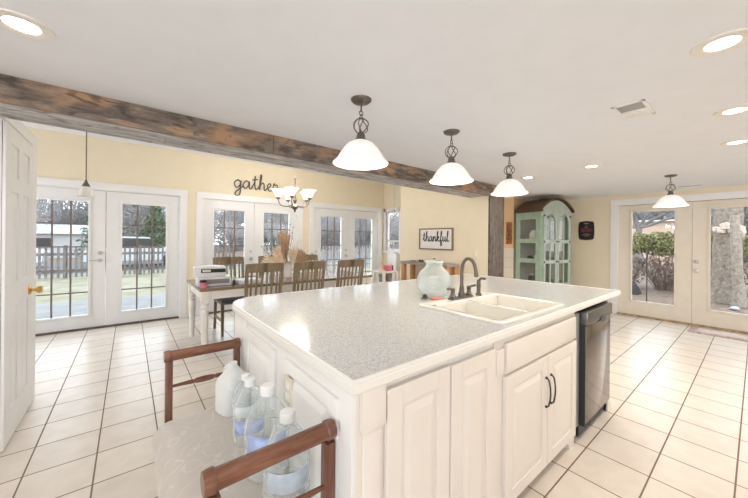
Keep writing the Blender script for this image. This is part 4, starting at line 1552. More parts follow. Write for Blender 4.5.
# vase with dried flowers
VX, VY = 1.845, 4.35
o = thing('white_vase', 'tall white ceramic vase on the dining table holding dried flowers', 'vase', (VX, VY, TZ + 0.001))
pr = [(0, 0), (0.055, 0), (0.06, 0.01), (0.058, 0.10), (0.054, 0.19), (0.058, 0.215), (0.062, 0.22), (0.056, 0.22), (0.05, 0.19), (0.052, 0.05), (0, 0.04)]
MB().lathe(pr, (0, 0, 0), 24).build('vase_body', VASEW, o, local=True)
random.seed(5)
o = thing('dried_bouquet', 'bouquet of peach dried palm fans and pampas in the white vase', 'dried flowers', (VX, VY, TZ + 0.05))


def fan(parent, base, direc, spread, length, mat, nrib=11, name='palm_fan', face=None):
    d = Vector(direc).normalized()
    f = Vector(face or (0.5, -0.8, 0.1))
    s = d.cross(f).normalized()
    f = s.cross(d).normalized()
    b = MB()
    base = Vector(base)
    stem_end = base + d * length * 0.30
    b.tube([base, stem_end], 0.004, 6)
    pts = []
    for i in range(2 * nrib + 1):
        a = -spread + 2 * spread * i / (2 * nrib)
        L_ = length * 0.70 * (1.0 if i % 2 == 0 else 0.86) * (0.86 + 0.14 * math.cos(a * 1.1))
        pts.append(stem_end + (d * math.cos(a) + s * math.sin(a)) * L_ + f * (0.012 if i % 2 else -0.006))
    c0 = b.bm.verts.new(stem_end)
    vs = [b.bm.verts.new(p) for p in pts]
    for i in range(2 * nrib):
        b.bm.faces.new((c0, vs[i], vs[i + 1]))
    return b.build(name, mat, parent, local=True, smooth=False, solid=0.003)


fan(o, (0, 0, 0), (-0.34, -0.02, 0.85), 1.1, 0.47, PALM, 13)
fan(o, (0, 0, 0), (0.28, -0.08, 0.85), 0.7, 0.40, PALM3)
fan(o, (0, 0, 0), (0.6, 0.05, 0.62), 0.55, 0.44, PALM2, 7)
fan(o, (0, 0, 0), (-0.85, 0.02, 0.52), 0.5, 0.45, PALM3, 7)
fan(o, (0, 0, 0), (-0.05, 0.12, 0.95), 0.42, 0.66, PALM2, 7)


def plume(parent, d, L_, mat, r=0.035):
    d = Vector(d).normalized()
    b = MB()
    a = d * L_ * 0.45
    b.tube([Vector((0, 0, 0)), a], 0.003, 5)
    for i in range(70):
        t = random.random()
        p = a + d * L_ * 0.55 * t
        q = Vector((random.gauss(0, 1), random.gauss(0, 1), random.gauss(0, 1))).normalized()
        e = p + q * r * (1 - 0.6 * t) + d * 0.03
        b.tube([p, e], [0.0035, 0.001], 3)
    return b.build('pampas_plume', mat, parent, local=True)


for d, L_, mt_ in (((-0.05, 0.0, 1), 0.62, PALM2), ((0.25, -0.1, 0.9), 0.52, PALM), ((0.4, 0.1, 0.85), 0.56, PALM3), ((-0.3, -0.2, 0.85), 0.50, PALM2), ((0.75, -0.05, 0.6), 0.48, PALM2), ((0.05, -0.3, 0.8), 0.42, PALM)):
    plume(o, d, L_, mt_)
for d, L_ in (((0.05, 0.05, 1), 0.74), ((0.1, 0.0, 0.95), 0.70), ((-0.7, 0.1, 0.75), 0.56), ((0.85, 0, 0.6), 0.56)):
    d = Vector(d).normalized()
    b = MB()
    pts = [d * L_ * t + Vector((0.012 * math.sin(9 * t), 0.01 * math.cos(7 * t), 0)) for t in [i / 8 for i in range(9)]]
    b.tube(pts, [0.004 - 0.0003 * i for i in range(9)], 5)
    for i in range(4, 9):
        b.sphere(pts[i] + Vector((0.008 * (-1) ** i, 0, 0)), 0.009, 6)
    b.build('berry_twig', TWIG, o, local=True)

# stacked white boxes on the left end of the table
BOXM = mk('pale_grey_box', (0.72, 0.72, 0.72), 0.5, var=0.06)
o = thing('white_storage_box', 'pale box with a grey front window, lower of the stack on the table end', 'box', (0.80, 4.16, TZ + 0.001), R(-4), group='stacked boxes on the table')
MB().box(-0.17, 0.19, -0.13, 0.13, 0, 0.11, 0.008).build('box_body', BOXM, o, local=True)
MB().box(-0.12, 0.17, -0.134, -0.129, 0.030, 0.082, 0.002).build('front_window', mk('grey_window_film', (0.22, 0.22, 0.23), 0.3), o, local=True, label='grey front window')
o = thing('white_storage_box', 'pale box with a black front slot, upper of the stack on the table end', 'box', (0.775, 4.17, TZ + 0.112), R(-7), group='stacked boxes on the table')
MB().box(-0.17, 0.17, -0.12, 0.12, 0, 0.11, 0.008).build('box_body', BOXM, o, local=True)
MB().box(-0.10, 0.16, -0.125, -0.119, 0.050, 0.095, 0.002).build('front_slot', BLACK, o, local=True, label='black front slot')
MB().box(-0.085, 0.0, -0.128, -0.124, 0.06, 0.085, 0.001).build('slot_sticker', BOXM, o, local=True)
o = thing('paper_pile', 'loose pale papers lying on top of the stacked boxes', 'paper', (0.775, 4.17, TZ + 0.2225), R(8))
for i, (a, s_) in enumerate(((0.1, 0), (-0.15, 0.004), (0.3, 0.008))):
    b = MB()
    ca, sa = math.cos(a), math.sin(a)
    q = [(-0.13, -0.09), (0.13, -0.09), (0.13, 0.09), (-0.13, 0.09)]
    b.prism([(x * ca - y * sa, x * sa + y * ca) for x, y in q], s_, s_ + 0.004)
    b.build('sheet', LABELW, o, local=True, smooth=False)
o = thing('pink_tin', 'small pink and white tin at the table corner by the stacked boxes', 'tin', (0.672, 3.985, TZ + 0.001))
MB().lathe([(0, 0), (0.036, 0), (0.036, 0.06), (0, 0.06)], (0, 0, 0), 20).build('tin_body', PINK, o, local=True)
MB().lathe([(0.0362, 0.06), (0.037, 0.062), (0.037, 0.082), (0.03, 0.088), (0, 0.088)], (0, 0, 0), 20).build('lid', BLACK, o, local=True)
o = thing('small_bottle', 'tiny dark bottle with yellow top at the right of the boxes', 'bottle', (1.02, 4.06, TZ + 0.001))
MB().lathe([(0, 0), (0.018, 0), (0.018, 0.04), (0.008, 0.055), (0, 0.055)], (0, 0, 0), 14).build('bottle_body', BLACK, o, local=True)
MB().lathe([(0.009, 0.05), (0.010, 0.095), (0, 0.097)], (0, 0, 0), 12).build('stopper', mk('ochre_cap', (0.55, 0.38, 0.14), 0.5), o, local=True)
MB().box(1.06, 1.34, 3.98, 4.20, TZ + 0.001, TZ + 0.055, 0.01).build('folded_cloth', mk('pale_blue_cloth', (0.66, 0.72, 0.80), 0.9, var=0.08, bump=0.2), label='folded pale blue cloth on the table right of the boxes', cat='cloth')

# small white side cart past the table end
o = thing('side_cart', 'small white cart at the far right end of the dining table', 'cart', (3.48, 4.08, 0))
MB().box(3.28, 3.62, 3.84, 4.16, 0.775, 0.80, 0.004).build('cart_top', TW, o)
MB().box(3.30, 3.60, 3.86, 4.14, 0.60, 0.62, 0.004).build('shelf', TW, o)
for x in (3.305, 3.595):
    for y in (3.865, 4.135):
        MB().box(x - 0.02, x + 0.02, y - 0.02, y + 0.02, 0, 0.775, 0.003).build('leg', TW, o)
bk = thing('wicker_basket', 'grey wicker basket on the cart shelf, left one', 'basket', (3.375, 3.99, 0.621), group='baskets on the cart shelf')
MB().lathe([(0, 0.0), (0.052, 0.0), (0.064, 0.12), (0.058, 0.12), (0.048, 0.01), (0, 0.008)], (0, 0, 0), 20).build('basket_body', BASK, bk, local=True)
MB().tube([(0.062 * math.cos(a), 0.062 * math.sin(a), 0.122) for a in [2 * PI * i / 20 for i in range(20)]], 0.007, 6, closed=True).build('basket_rim', BASK, bk, local=True)
copy_thing(bk, (3.525, 3.99, 0.621), label='grey wicker basket on the cart shelf, right one')
o = thing('pink_gift_box', 'pink box standing on the white cart', 'box', (3.51, 4.0, 0.801), R(12))
MB().box(-0.06, 0.06, -0.05, 0.05, 0, 0.085, 0.006).build('box_body', PINK, o, local=True)
MB().box(-0.063, 0.063, -0.053, 0.053, 0.085, 0.105, 0.005).build('lid', mk('pink_lid', (0.75, 0.36, 0.38), 0.5), o, local=True)
o = thing('peach_figurine', 'small peach ornament left of the pink box on the cart', 'ornament', (3.355, 3.98, 0.801))
MB().lathe([(0, 0), (0.05, 0), (0.055, 0.02), (0.03, 0.06), (0.012, 0.10), (0.016, 0.13), (0.008, 0.17), (0, 0.18)], (0, 0, 0), 18).build('ornament_body', mk('peach_glaze', (0.72, 0.42, 0.34), 0.4, var=0.1), o, local=True)
MB().lathe([(0.051, 0.0), (0.060, 0.004), (0.060, 0.012), (0.054, 0.016)], (0, 0, 0), 18).build('ornament_base', VASEW, o, local=True)

# white water dispenser at the partition corner
o = thing('water_dispenser', 'white water dispenser with a dark control at the beige wall corner', 'water dispenser', (4.46, 4.82, 0))
MB().box(4.33, 4.60, 4.68, 4.96, 0.02, 1.04, 0.02).build('cabinet', TANKW, o)
MB().box(4.322, 4.331, 4.76, 4.86, 0.66, 0.80, 0.004).build('control_panel', BLACK, o)
MB().box(4.322, 4.331, 4.73, 4.90, 0.10, 0.50, 0.004).build('lower_door', TANKW, o)
MB().lathe([(0.0, 1.04), (0.05, 1.04), (0.05, 1.06), (0, 1.07)], (4.46, 4.82, 0), 16).build('top_knob', STEELS, o)

# console table and sign on the partition wall
CX0, CX1, CY0, CY1 = 3.95, 4.27, 3.08, 4.15
o = thing('console_table', 'narrow console table with grey top and orange pine legs below the thankful sign', 'console table', (4.11, 3.62, 0))
MB().box(CX0, CX1, CY0, CY1, 0.90, 0.945, 0.004).build('tabletop', CONSG, o)
for x in (CX0 + 0.045, CX1 - 0.045):
    for y in (CY0 + 0.05, CY1 - 0.05):
        MB().box(x - 0.036, x + 0.036, y - 0.036, y + 0.036, 0, 0.90, 0.004).build('leg', CONSO, o)
MB().box(CX0 + 0.02, CX0 + 0.04, CY0 + 0.086, CY0 + 0.26, 0.80, 0.90).build('bracket', CONSO, o)
MB().box(CX0 + 0.02, CX1 - 0.02, CY0 + 0.02, CY1 - 0.02, 0.14, 0.17, 0.003).build('lower_shelf', CONSG, o)
o = thing('sunglasses', 'dark sunglasses lying on the console table', 'sunglasses', (4.05, 3.72, 0.946), R(80))
b = MB()
for s in (-1, 1):
    b.lathe([(0, -0.003), (0.026, -0.003), (0.026, 0.003), (0, 0.003)], (s * 0.034, 0, 0.022), 16, Matrix(((1, 0, 0), (0, 0, 1), (0, 1, 0))), (1.15, 0.85))
b.build('lens', BLACK, o, local=True)
b = MB()
for s in (-1, 1):
    b.tube([(s * 0.064, 0, 0.03), (s * 0.066, 0.10, 0.028), (s * 0.062, 0.13, 0.008)], 0.003, 6)
b.build('temple', BLACK, o, local=True)
o = thing('remote', 'small dark remote lying on the console table left of centre', 'remote', (4.06, 3.93, 0.946), R(70))
MB().box(-0.08, 0.08, -0.022, 0.022, 0, 0.018, 0.005).build('remote_body', BLACK, o, local=True)
MB().box(-0.06, 0.03, -0.014, 0.014, 0.018, 0.020, 0.001).build('keypad', STEELS, o, local=True)
o = thing('trinket_jar', 'tiny glass jar with dark lid on the console table behind the vase', 'jar', (4.14, 3.50, 0.946))
MB().lathe([(0, 0), (0.028, 0), (0.03, 0.01), (0.03, 0.05), (0.02, 0.06), (0, 0.06)], (0, 0, 0), 16).build('jar_body', CABGL, o, local=True)
MB().lathe([(0.022, 0.06), (0.022, 0.075), (0, 0.078)], (0, 0, 0), 14).build('lid', PEWTER, o, local=True)

STROKES = {
    'g': ([[(.75, .85), (.4, 1.0), (.05, .6), (.25, .05), (.65, .35), (.78, .95), (.74, .1), (.66, -.75), (.3, -1.0), (.12, -.72), (.5, -.2), (1.0, .22)]], 1.0),
    'a': ([[(.75, .85), (.4, 1.0), (.05, .5), (.25, .0), (.62, .35), (.78, .95), (.76, .2), (.92, .02), (1.08, .22)]], 1.06),
    't': ([[(0, .2), (.32, .9), (.42, 1.8), (.38, .6), (.48, .05), (.7, .12), (.82, .25)], [(.08, 1.22), (.75, 1.36)]], .80),
    'h': ([[(0, .2), (.33, 1.2), (.42, 1.95), (.27, 1.9), (.2, .9), (.16, 0.0), (.3, .7), (.58, 1.0), (.73, .7), (.74, .15), (.88, 0), (1.04, .22)]], 1.02),
    'e': ([[(0, .22), (.42, .55), (.58, .85), (.38, 1.0), (.14, .6), (.3, .05), (.58, .05), (.82, .25)]], .80),
    'r': ([[(0, .22), (.2, 1.08), (.32, .86), (.62, .9), (.6, .3), (.72, 0), (.95, .25)]], .95),
    'n': ([[(0, .2), (.14, 1.0), (.17, 0.0), (.26, .6), (.54, 1.0), (.68, .7), (.7, .15), (.84, 0), (1.0, .22)]], .98),
    'k': ([[(0, .2), (.33, 1.2), (.42, 1.95), (.27, 1.9), (.2, .9), (.16, 0.0)], [(.2, .5), (.55, 1.0), (.62, .7), (.28, .52), (.58, .08), (.82, .05), (1.0, .22)]], .96),
    'f': ([[(0, .2), (.33, 1.0), (.48, 1.9), (.3, 1.9), (.22, .5), (.2, -.75), (.42, -.75), (.42, 0), (.34, .12), (.72, .22)]], .72),
    'u': ([[(0, .22), (.1, 1.0), (.13, .3), (.3, 0), (.58, .4), (.66, 1.0), (.68, .2), (.82, 0), (1.0, .22)]], .98),
    'l': ([[(0, .2), (.33, 1.2), (.42, 1.95), (.27, 1.9), (.2, .6), (.3, .05), (.52, .06), (.7, .22)]], .7),
}


def script_word(word, fr, width, height, radius, parent, mat, n=0.0, flat=1.0, slant=0.0):
    tot = sum(STROKES[c][1] for c in word)
    su, sv = width / tot, height
    u = 0.0
    for c in word:
        st_, adv = STROKES[c]
        b = MB()
        for s_ in st_:
            pts = catmull([(p[0], p[1], 0) for p in s_], 6)
            P_ = [fr[0] + fr[1] * ((u + p.x) * su + slant * p.y * sv) + fr[2] * (p.y * sv) + fr[3] * n for p in pts]
            b.tube(P_, radius, 8)
        b.build('letter_' + c, mat, parent)
        u += adv


o = thing('thankful_sign', 'framed white sign reading thankful in dark brush script on the beige wall', 'sign', (4.29, 3.59, 1.17))
sfr = (Vector((4.289, 3.975, 1.165)), -Y, Z, -X)
SW, SH = 0.765, 0.385
MB().fbox(sfr, 0.01, SW - 0.01, 0.01, SH - 0.01, 0, 0.014).build('board', SIGNW, o, smooth=False)
b = MB()
for q in ((0, SW, 0, 0.022), (0, SW, SH - 0.022, SH), (0, 0.022, 0.022, SH - 0.022), (SW - 0.022, SW, 0.022, SH - 0.022)):
    b.fbox(sfr, *q, 0, 0.03, 0.002)
b.build('frame', TABLEW, o, smooth=False)
script_word('thankful', (sfr[0] + sfr[1] * 0.085 + sfr[2] * 0.150, sfr[1], sfr[2], sfr[3]), 0.60, 0.088, 0.0085, o, INK, n=0.015)

o = thing('gather_lettering', 'dark metal script word gather on the yellow wall over the middle doors', 'wall lettering', (2.0, NY, 2.2))
gfr = (Vector((1.50, NY - 0.012, 2.27)), X, Z, -Y)
script_word('gather', gfr, 0.86, 0.145, 0.0115, o, WIRE, n=0.004)
o = thing('light_switch', 'cream light switch plate on the beige wall right of the thankful sign', 'light switch', (4.288, 2.78, 1.12))
sw = MB().box(4.282, 4.290, 2.75, 2.825, 1.06, 1.175, 0.002).build('switch_plate', mk('cream_switch_plate', (0.80, 0.74, 0.61), 0.4), o)
MB().box(4.276, 4.283, 2.78, 2.795, 1.10, 1.13, 0.002).build('toggle', TRIM, o)

# ================================================================== GREEN CABINET CORNER
ang = math.atan2(2.23 - 2.43, 6.60 - 5.77)
o = thing('curio_cabinet', 'sage green arched-top curio cabinet with glass sides in the far corner', 'cabinet', (5.77, 2.43, 0), ang)
W_, D_, EZ = 0.855, 0.53, 1.90
b = MB()
b.box(0, W_, 0, D_, 0, 0.08).box(0, W_, 0, D_, EZ - 0.02, EZ)
b.box(0.0, W_, D_ - 0.02, D_, 0.08, EZ - 0.02)
for x in (0, W_ - 0.055):
    b.box(x, x + 0.055, 0, 0.05, 0.08, EZ - 0.02)
    b.box(x, x + 0.055, D_ - 0.055, D_ - 0.02, 0.08, EZ - 0.02)
b.build('carcass', SAGE, o, local=True, smooth=False)
# left side frame rails
shelf_z = (0.55, 0.96, 1.30, 1.80)
for sx, nm in ((0.0, 'side_frame'), (W_ - 0.03, 'side_frame')):
    b = MB()
    b.box(sx, sx + 0.03, 0.05, 0.10, 0.08, EZ).box(sx, sx + 0.03, D_ - 0.10, D_ - 0.05, 0.08, EZ)
    for z0, z1 in ((0.08, 0.22), (0.50, 0.58), (0.93, 1.01), (1.30, 1.38), (1.74, EZ)):
        b.box(sx, sx + 0.03, 0.10, D_ - 0.10, z0, z1)
    b.build(nm, SAGE, o, local=True, smooth=False)
    MB().box(sx + 0.012, sx + 0.016, 0.10, D_ - 0.10, 0.22, 1.74).build('side_glass', CABGL, o, local=True, smooth=False)
for z in (0.53, 0.96, 1.33):
    MB().box(0.031, W_ - 0.031, 0.06, D_ - 0.021, z - 0.009, z + 0.009).build('shelf', SAGE, o, local=True, smooth=False)
MB().box(0.057, W_ - 0.057, D_ - 0.024, D_ - 0.0205, 0.09, EZ - 0.03).build('back_lining', mk('dark_mauve_lining', (0.42, 0.38, 0.385), 0.7, var=0.2, stretch=(14, 1, 1)), o, local=True, smooth=False)
# arched pediment over the front and roof boards
ffr = (Vector((0, 0, 0)), X, Z, -Y)
arch = [(W_ * i / 16, EZ - 0.02 + 0.215 * math.sin(PI * i / 16) ** 0.85) for i in range(17)]
MB().fprism(ffr, [(0, EZ - 0.10), (W_, EZ - 0.10)] + arch[::-1], -0.02, 0.012).build('arched_pediment', SAGEL, o, local=True, smooth=False)
b = MB()
ar2 = [(-0.035 + (W_ + 0.07) * i / 20, EZ - 0.015 + 0.225 * math.sin(PI * i / 20) ** 0.85) for i in range(21)]
for i in range(20):
    (u0, v0), (u1, v1) = ar2[i], ar2[i + 1]
    b.hexa([(u0, -0.045, v0), (u1, -0.045, v1), (u1, D_ + 0.0, v1), (u0, D_ + 0.0, v0)], [(u0, -0.045, v0 + 0.035), (u1, -0.045, v1 + 0.035), (u1, D_, v1 + 0.035), (u0, D_, v0 + 0.035)])
b.box(-0.04, 0.0, -0.045, D_, EZ - 0.03, EZ + 0.02)
b.build('curved_roof', ROOFW, o, local=True, smooth=False)
# two doors with arched lights
dz0, dz1 = 0.10, EZ - 0.03
for k_, (u0, u1) in enumerate(((0.055, W_ / 2 - 0.004), (W_ / 2 + 0.004, W_ - 0.055))):
    b = MB()
    st_ = 0.05
    b.fbox(ffr, u0, u0 + st_, dz0, dz1 + 0.03, 0, 0.024).fbox(ffr, u1 - st_, u1, dz0, dz1 + 0.03, 0, 0.024)
    for z0, z1 in ((dz0, dz0 + 0.10), (0.50, 0.56), (0.93, 0.99), (1.30, 1.36)):
        b.fbox(ffr, u0 + st_, u1 - st_, z0, z1, 0, 0.024)
    cu = (u0 + u1) / 2
    hw = (u1 - u0) / 2 - st_
    # arched head
    pts = [(u1 - st_, 1.70)] + [(cu + hw * math.cos(a), 1.70 + 0.15 * math.sin(a)) for a in [PI * i / 12 for i in range(13)]] + [(u0 + st_, 1.70)]
    head = [(u0 + st_, dz1 + 0.03)] + [(cu - hw * math.cos(a), 1.68 + 0.16 * math.sin(a)) for a in [PI * i / 12 for i in range(13)]] + [(u1 - st_, dz1 + 0.03)]
    b.fprism(ffr, head, 0, 0.024)
    d_ = b.build('door', SAGEL, o, local=True, smooth=False)
    MB().fbox(ffr, cu - 0.012, cu + 0.012, dz0 + 0.10, 1.80, 0.004, 0.020).build('mullion', SAGEL, d_, local=True, smooth=False)
    MB().fbox(ffr, u0 + st_, u1 - st_, dz0 + 0.10, 1.84, 0.008, 0.012).build('door_glass', CABGL, d_, local=True, smooth=False)
    hu = u0 + 0.012 if k_ == 0 else u1 - 0.012
    for z in (0.40, 0.96, 1.33, 1.80):
        MB().lathe([(0, 0.024), (0.018, 0.024), (0.018, 0.034), (0, 0.036)], (0, 0, 0), 10, Matrix((X, Z, -Y)).transposed()).build('hinge', BLACK, d_, local=True).location = (hu, 0, z)
    ku = u1 - 0.024 if k_ == 0 else u0 + 0.024
    for z in (0.96, 1.33):
        MB().lathe([(0, 0.024), (0.012, 0.024), (0.012, 0.04), (0, 0.045)], (0, 0, 0), 10, Matrix((X, Z, -Y)).transposed()).build('latch', BLACK, d_, local=True).location = (ku, 0, z)
# ware on the shelves (world positions from cabinet-local ones)
ca, sa = math.cos(ang), math.sin(ang)
cw = lambda x, y, z: (5.77 + x * ca - y * sa, 2.43 + x * sa + y * ca, z)
pit = [(0, 0), (0.05, 0), (0.075, 0.03), (0.085, 0.09), (0.07, 0.15), (0.05, 0.18), (0.055, 0.20), (0.048, 0.20), (0.045, 0.18), (0, 0.17)]
o = thing('white_pitcher', 'white rounded pitcher on the top shelf of the green cabinet', 'pitcher', cw(0.135, 0.24, 1.340))
MB().lathe(pit, (0, 0, 0), 20).build('pitcher_body', VASEW, o, local=True)
MB().tube(catmull([(0.06, 0, 0.17), (0.11, 0, 0.15), (0.115, 0, 0.09), (0.08, 0, 0.05)], 5), 0.008, 8).build('handle', VASEW, o, local=True)
o = thing('black_teapot', 'small black teapot on the middle shelf of the green cabinet', 'teapot', cw(0.13, 0.30, 0.970))
MB().lathe([(0, 0), (0.04, 0), (0.065, 0.035), (0.05, 0.075), (0.02, 0.09), (0, 0.10)], (0, 0, 0), 18).build('pot_body', BLACK, o, local=True)
MB().tube([(-0.05, 0, 0.04), (-0.09, 0, 0.075)], [0.012, 0.006], 8).build('spout', BLACK, o, local=True)
o = thing('cream_bowl', 'cream bowl on the middle shelf of the green cabinet', 'bowl', cw(0.12, 0.14, 0.970))
MB().lathe([(0, 0.0), (0.03, 0.0), (0.06, 0.05), (0.07, 0.10), (0.064, 0.10), (0.05, 0.05), (0, 0.012)], (0, 0, 0), 20).build('bowl_body', VASEW, o, local=True)
MB().lathe([(0.064, 0.098), (0.072, 0.1), (0.072, 0.106), (0.064, 0.106)], (0, 0, 0), 20).build('bowl_rim', PALM, o, local=True)
o = thing('dark_jar', 'dark jar with silver lid on the lower shelf of the green cabinet', 'jar', cw(0.12, 0.27, 0.540))
MB().lathe([(0, 0), (0.05, 0), (0.055, 0.10), (0.035, 0.15), (0, 0.15)], (0, 0, 0), 18).build('jar_body', BLACK, o, local=True)
MB().lathe([(0.036, 0.15), (0.036, 0.19), (0, 0.20)], (0, 0, 0), 16).build('lid', NICKEL, o, local=True)
o = thing('glass_goblet', 'glass goblet behind the right arched door of the green cabinet', 'goblet', cw(0.60, 0.2, 1.340))
gp = [(0, 0), (0.035, 0), (0.03, 0.006), (0.007, 0.015), (0.007, 0.09), (0.035, 0.12), (0.045, 0.20), (0.04, 0.20)]
MB().lathe(gp, (0, 0, 0), 18).build('goblet_body', CLEARP, o, local=True)

o = thing('dark_plaque', 'square dark scalloped plaque with maroon figure on the beige wall', 'plaque', (EX, 2.13, 1.38))
pfr = (Vector((EX - 0.001, 2.265, 1.37)), -Y, Z, -X)
S_ = 0.265
pts = []
for i in range(48):
    a = 2 * PI * i / 48
    e = 0.35
    cxx, sxx = math.cos(a), math.sin(a)
    r_ = 1 + 0.025 * math.cos(12 * a)
    pts.append((S_ / 2 + math.copysign(abs(cxx) ** e, cxx) * S_ / 2 * r_, 0.185 + math.copysign(abs(sxx) ** e, sxx) * 0.185 * r_))
MB().fprism(pfr, pts, 0, 0.018).build('plaque_board', mk('black_lacquer', (0.02, 0.018, 0.018), 0.35, var=0.4, scale=20), o, smooth=False)
MB().fprism(pfr, [(0.03, 0.19), (0.07, 0.24), (0.13, 0.20), (0.195, 0.24), (0.235, 0.19), (0.20, 0.15), (0.13, 0.17), (0.065, 0.15)], 0.018, 0.022).build('maroon_band', mk('maroon_enamel', (0.18, 0.04, 0.055), 0.4, var=0.3), o, smooth=False)
MB().fprism(pfr, [(0.10, 0.24), (0.13, 0.30), (0.165, 0.24), (0.13, 0.22)], 0.018, 0.022).fprism(pfr, [(0.05, 0.10), (0.13, 0.14), (0.21, 0.10), (0.13, 0.06)], 0.018, 0.022).build('grey_motif', PEWTER, o, smooth=False)
MB().fprism(pfr, [(0.09, 0.318), (0.175, 0.318), (0.165, 0.335), (0.10, 0.335)], 0.018, 0.021).build('pale_motif', STONE, o, smooth=False)
o = thing('rust_picture', 'narrow rust-orange picture on the peach wall left of the green cabinet', 'picture', (5.95, 3.09, 1.3))
MB().box(5.93, 5.949, 3.01 + 0.035, 3.165, 1.27, 1.71, 0.003).build('frame', PICT, o)
MB().box(5.926, 5.931, 3.065, 3.145, 1.36, 1.66).build('print', mk('dark_print', (0.20, 0.09, 0.05), 0.6, var=0.7, scale=18), o)
o = thing('door_mat', 'reddish woven door mat with ivory centre before the off-white glass doors', 'mat', (6.80, 0.32, 0.001), R(0))
MB().box(-0.24, 0.24, -0.40, 0.33, 0, 0.008, 0.002).build('mat_border', MATR, o, local=True)
MB().box(-0.12, 0.16, -0.33, 0.24, 0.008, 0.010, 0.001).build('mat_centre', MATC, o, local=True, label='ivory centre field')

# ================================================================== OUTDOORS
def ground(name, x0, x1, y0, y1, z, mat, label, cat):
    return MB().box(x0, x1, y0, y1, z - 0.1, z).build(name, mat, kind='structure', smooth=False, label=label, cat=cat)


ground('patio', -4, 6.5, NY + 0.16, 9.6, -0.12, CONC, 'grey concrete patio outside the dining doors', 'patio')
ground('lawn', -30, 45, 9.6, 16.5, -0.14, LAWN, 'dry winter lawn between the patio and the picket fence', 'lawn')
ground('road', -30, 45, 16.5, 24, -0.16, ROAD, 'pale grey road beyond the picket fence', 'road')
ground('field', -40, 60, 24, 70, -0.18, LEAFG, 'leaf-covered woodland floor beyond the road', 'ground')
ground('backyard', EX + 0.16, 45, -30, 9.58, -0.13, LEAFG, 'brown leaf-strewn yard outside the off-white glass doors', 'ground')


def fence(label, x0, x1, y, z, top, mat, pitch=0.16, pw=0.085):
    o = thing('picket_fence', label, 'fence', ((x0 + x1) / 2, y, z))
    MB().box(x0, x1, y + 0.012, y + 0.05, z + 0.18, z + 0.27).box(x0, x1, y + 0.012, y + 0.05, top - 0.34, top - 0.25).build('rail', mat, o, smooth=False)
    n = int((x1 - x0) / pitch)
    np_ = 0
    for i in range(0, n, 14):
        MB().box(x0 + i * pitch, x0 + i * pitch + 0.1, y + 0.05, y + 0.15, z - 0.1, top + 0.02).build('post', mat, o, smooth=False)
    fr_ = (Vector((0, y, 0)), X, Z, -Y)
    b = None
    for i in range(n):
        x = x0 + i * pitch
        hh = top + 0.015 * math.sin(i * 2.3)
        pk = [(x, z + 0.03), (x + pw, z + 0.03), (x + pw, hh - 0.07), (x + pw / 2, hh), (x, hh - 0.07)]
        if np_ < 100:
            MB().fprism(fr_, pk, -0.01, 0.012).build('picket', mat, o, smooth=False)
            np_ += 1
    return o


fence('dark picket fence across the lawn outside the leftmost patio doors', -6.0, 3.9, 15.2, -0.14, 1.0, FENCEW, 0.15, 0.066)
fence('paler picket fence outside the middle patio doors', 4.0, 14.5, 12.6, -0.14, 1.05, FENCEL, 0.16, 0.06)


# bare trees
def branch(b, p, d, L_, r, depth, rng, twigs):
    n = 4
    pts = [p]
    q = p.copy()
    dd = d.copy()
    for i in range(n):
        dd = (dd + Vector((rng.gauss(0, .12), rng.gauss(0, .12), rng.gauss(0, .06) + 0.03))).normalized()
        q = q + dd * (L_ / n)
        pts.append(q.copy())
    b.tube(pts, [r * (1 - 0.45 * i / n) for i in range(n + 1)], 6 if depth < 2 else 4 if depth < 3 else 3, cap=False)
    if depth >= twigs:
        return
    kids = 3 if depth < 1 else rng.choice((3, 3, 4))
    for k_ in range(kids):
        t = rng.uniform(0.45, 1.0) if k_ else 1.0
        i = min(n, max(1, int(t * n)))
        base = pts[i]
        side = Vector((rng.gauss(0, 1), rng.gauss(0, 1), rng.gauss(0.25, .45))).normalized()
        nd = (dd * 0.55 + side * 0.75).normalized()
        branch(b, base, nd, L_ * rng.uniform(.55, .78), r * 0.5, depth + 1, rng, twigs)


def twig_haze(b, c, rad, n, rng, L_, w):
    """fine twigs: slender three-sided sticks scattered through a crown"""
    for i in range(n):
        q = Vector((rng.gauss(0, 1), rng.gauss(0, 1), rng.gauss(0, 1))).normalized() * rng.random() ** 0.45
        p = Vector(c) + Vector((q.x * rad[0], q.y * rad[1], q.z * rad[2]))
        d = (q * 0.6 + Vector((rng.gauss(0, .5), rng.gauss(0, .5), rng.gauss(0.35, .5)))).normalized()
        e = d.orthogonal().normalized() * w
        f = d.cross(e)
        a = [b.bm.verts.new(p + e), b.bm.verts.new(p - e * 0.5 + f * 0.87), b.bm.verts.new(p - e * 0.5 - f * 0.87)]
        t = b.bm.verts.new(p + d * L_ * rng.uniform(.6, 1.4))
        for k_ in range(3):
            b.bm.faces.new((a[k_], a[(k_ + 1) % 3], t))


TREE_PROTO = []
for s_ in range(3):
    rng = random.Random(31 + s_)
    o = thing('bare_tree', 'bare grey tree in the winter woods beyond the fences', 'tree', (0, 0, 0), group='bare trees in the woods')
    b = MB()
    trunk = [Vector((0, 0, -0.1)), Vector((0.05, 0, 1.6)), Vector((rng.uniform(-.1, .1), .05, 3.0))]
    b.tube(trunk, [0.11, 0.085, 0.07], 8)
    b.build('trunk', TREEG, o, local=True)
    b = MB()
    for k_ in range(5):
        a = 2 * PI * k_ / 5 + rng.random()
        branch(b, trunk[2] + Vector((0, 0, -rng.uniform(0, 1.2) if k_ else 0)), Vector((0.42 * math.cos(a), 0.42 * math.sin(a), 0.85)).normalized() if k_ else Z.copy(), rng.uniform(1.3, 1.8), 0.045, 0, rng, 3)
    b.build('branches', TREEG, o, local=True)
    b = MB()
    twig_haze(b, (0, 0, 3.6), (1.5, 1.5, 2.2), 1500, rng, 0.42, 0.008)
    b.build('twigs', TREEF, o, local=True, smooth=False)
    TREE_PROTO.append(o)
rng = random.Random(8)
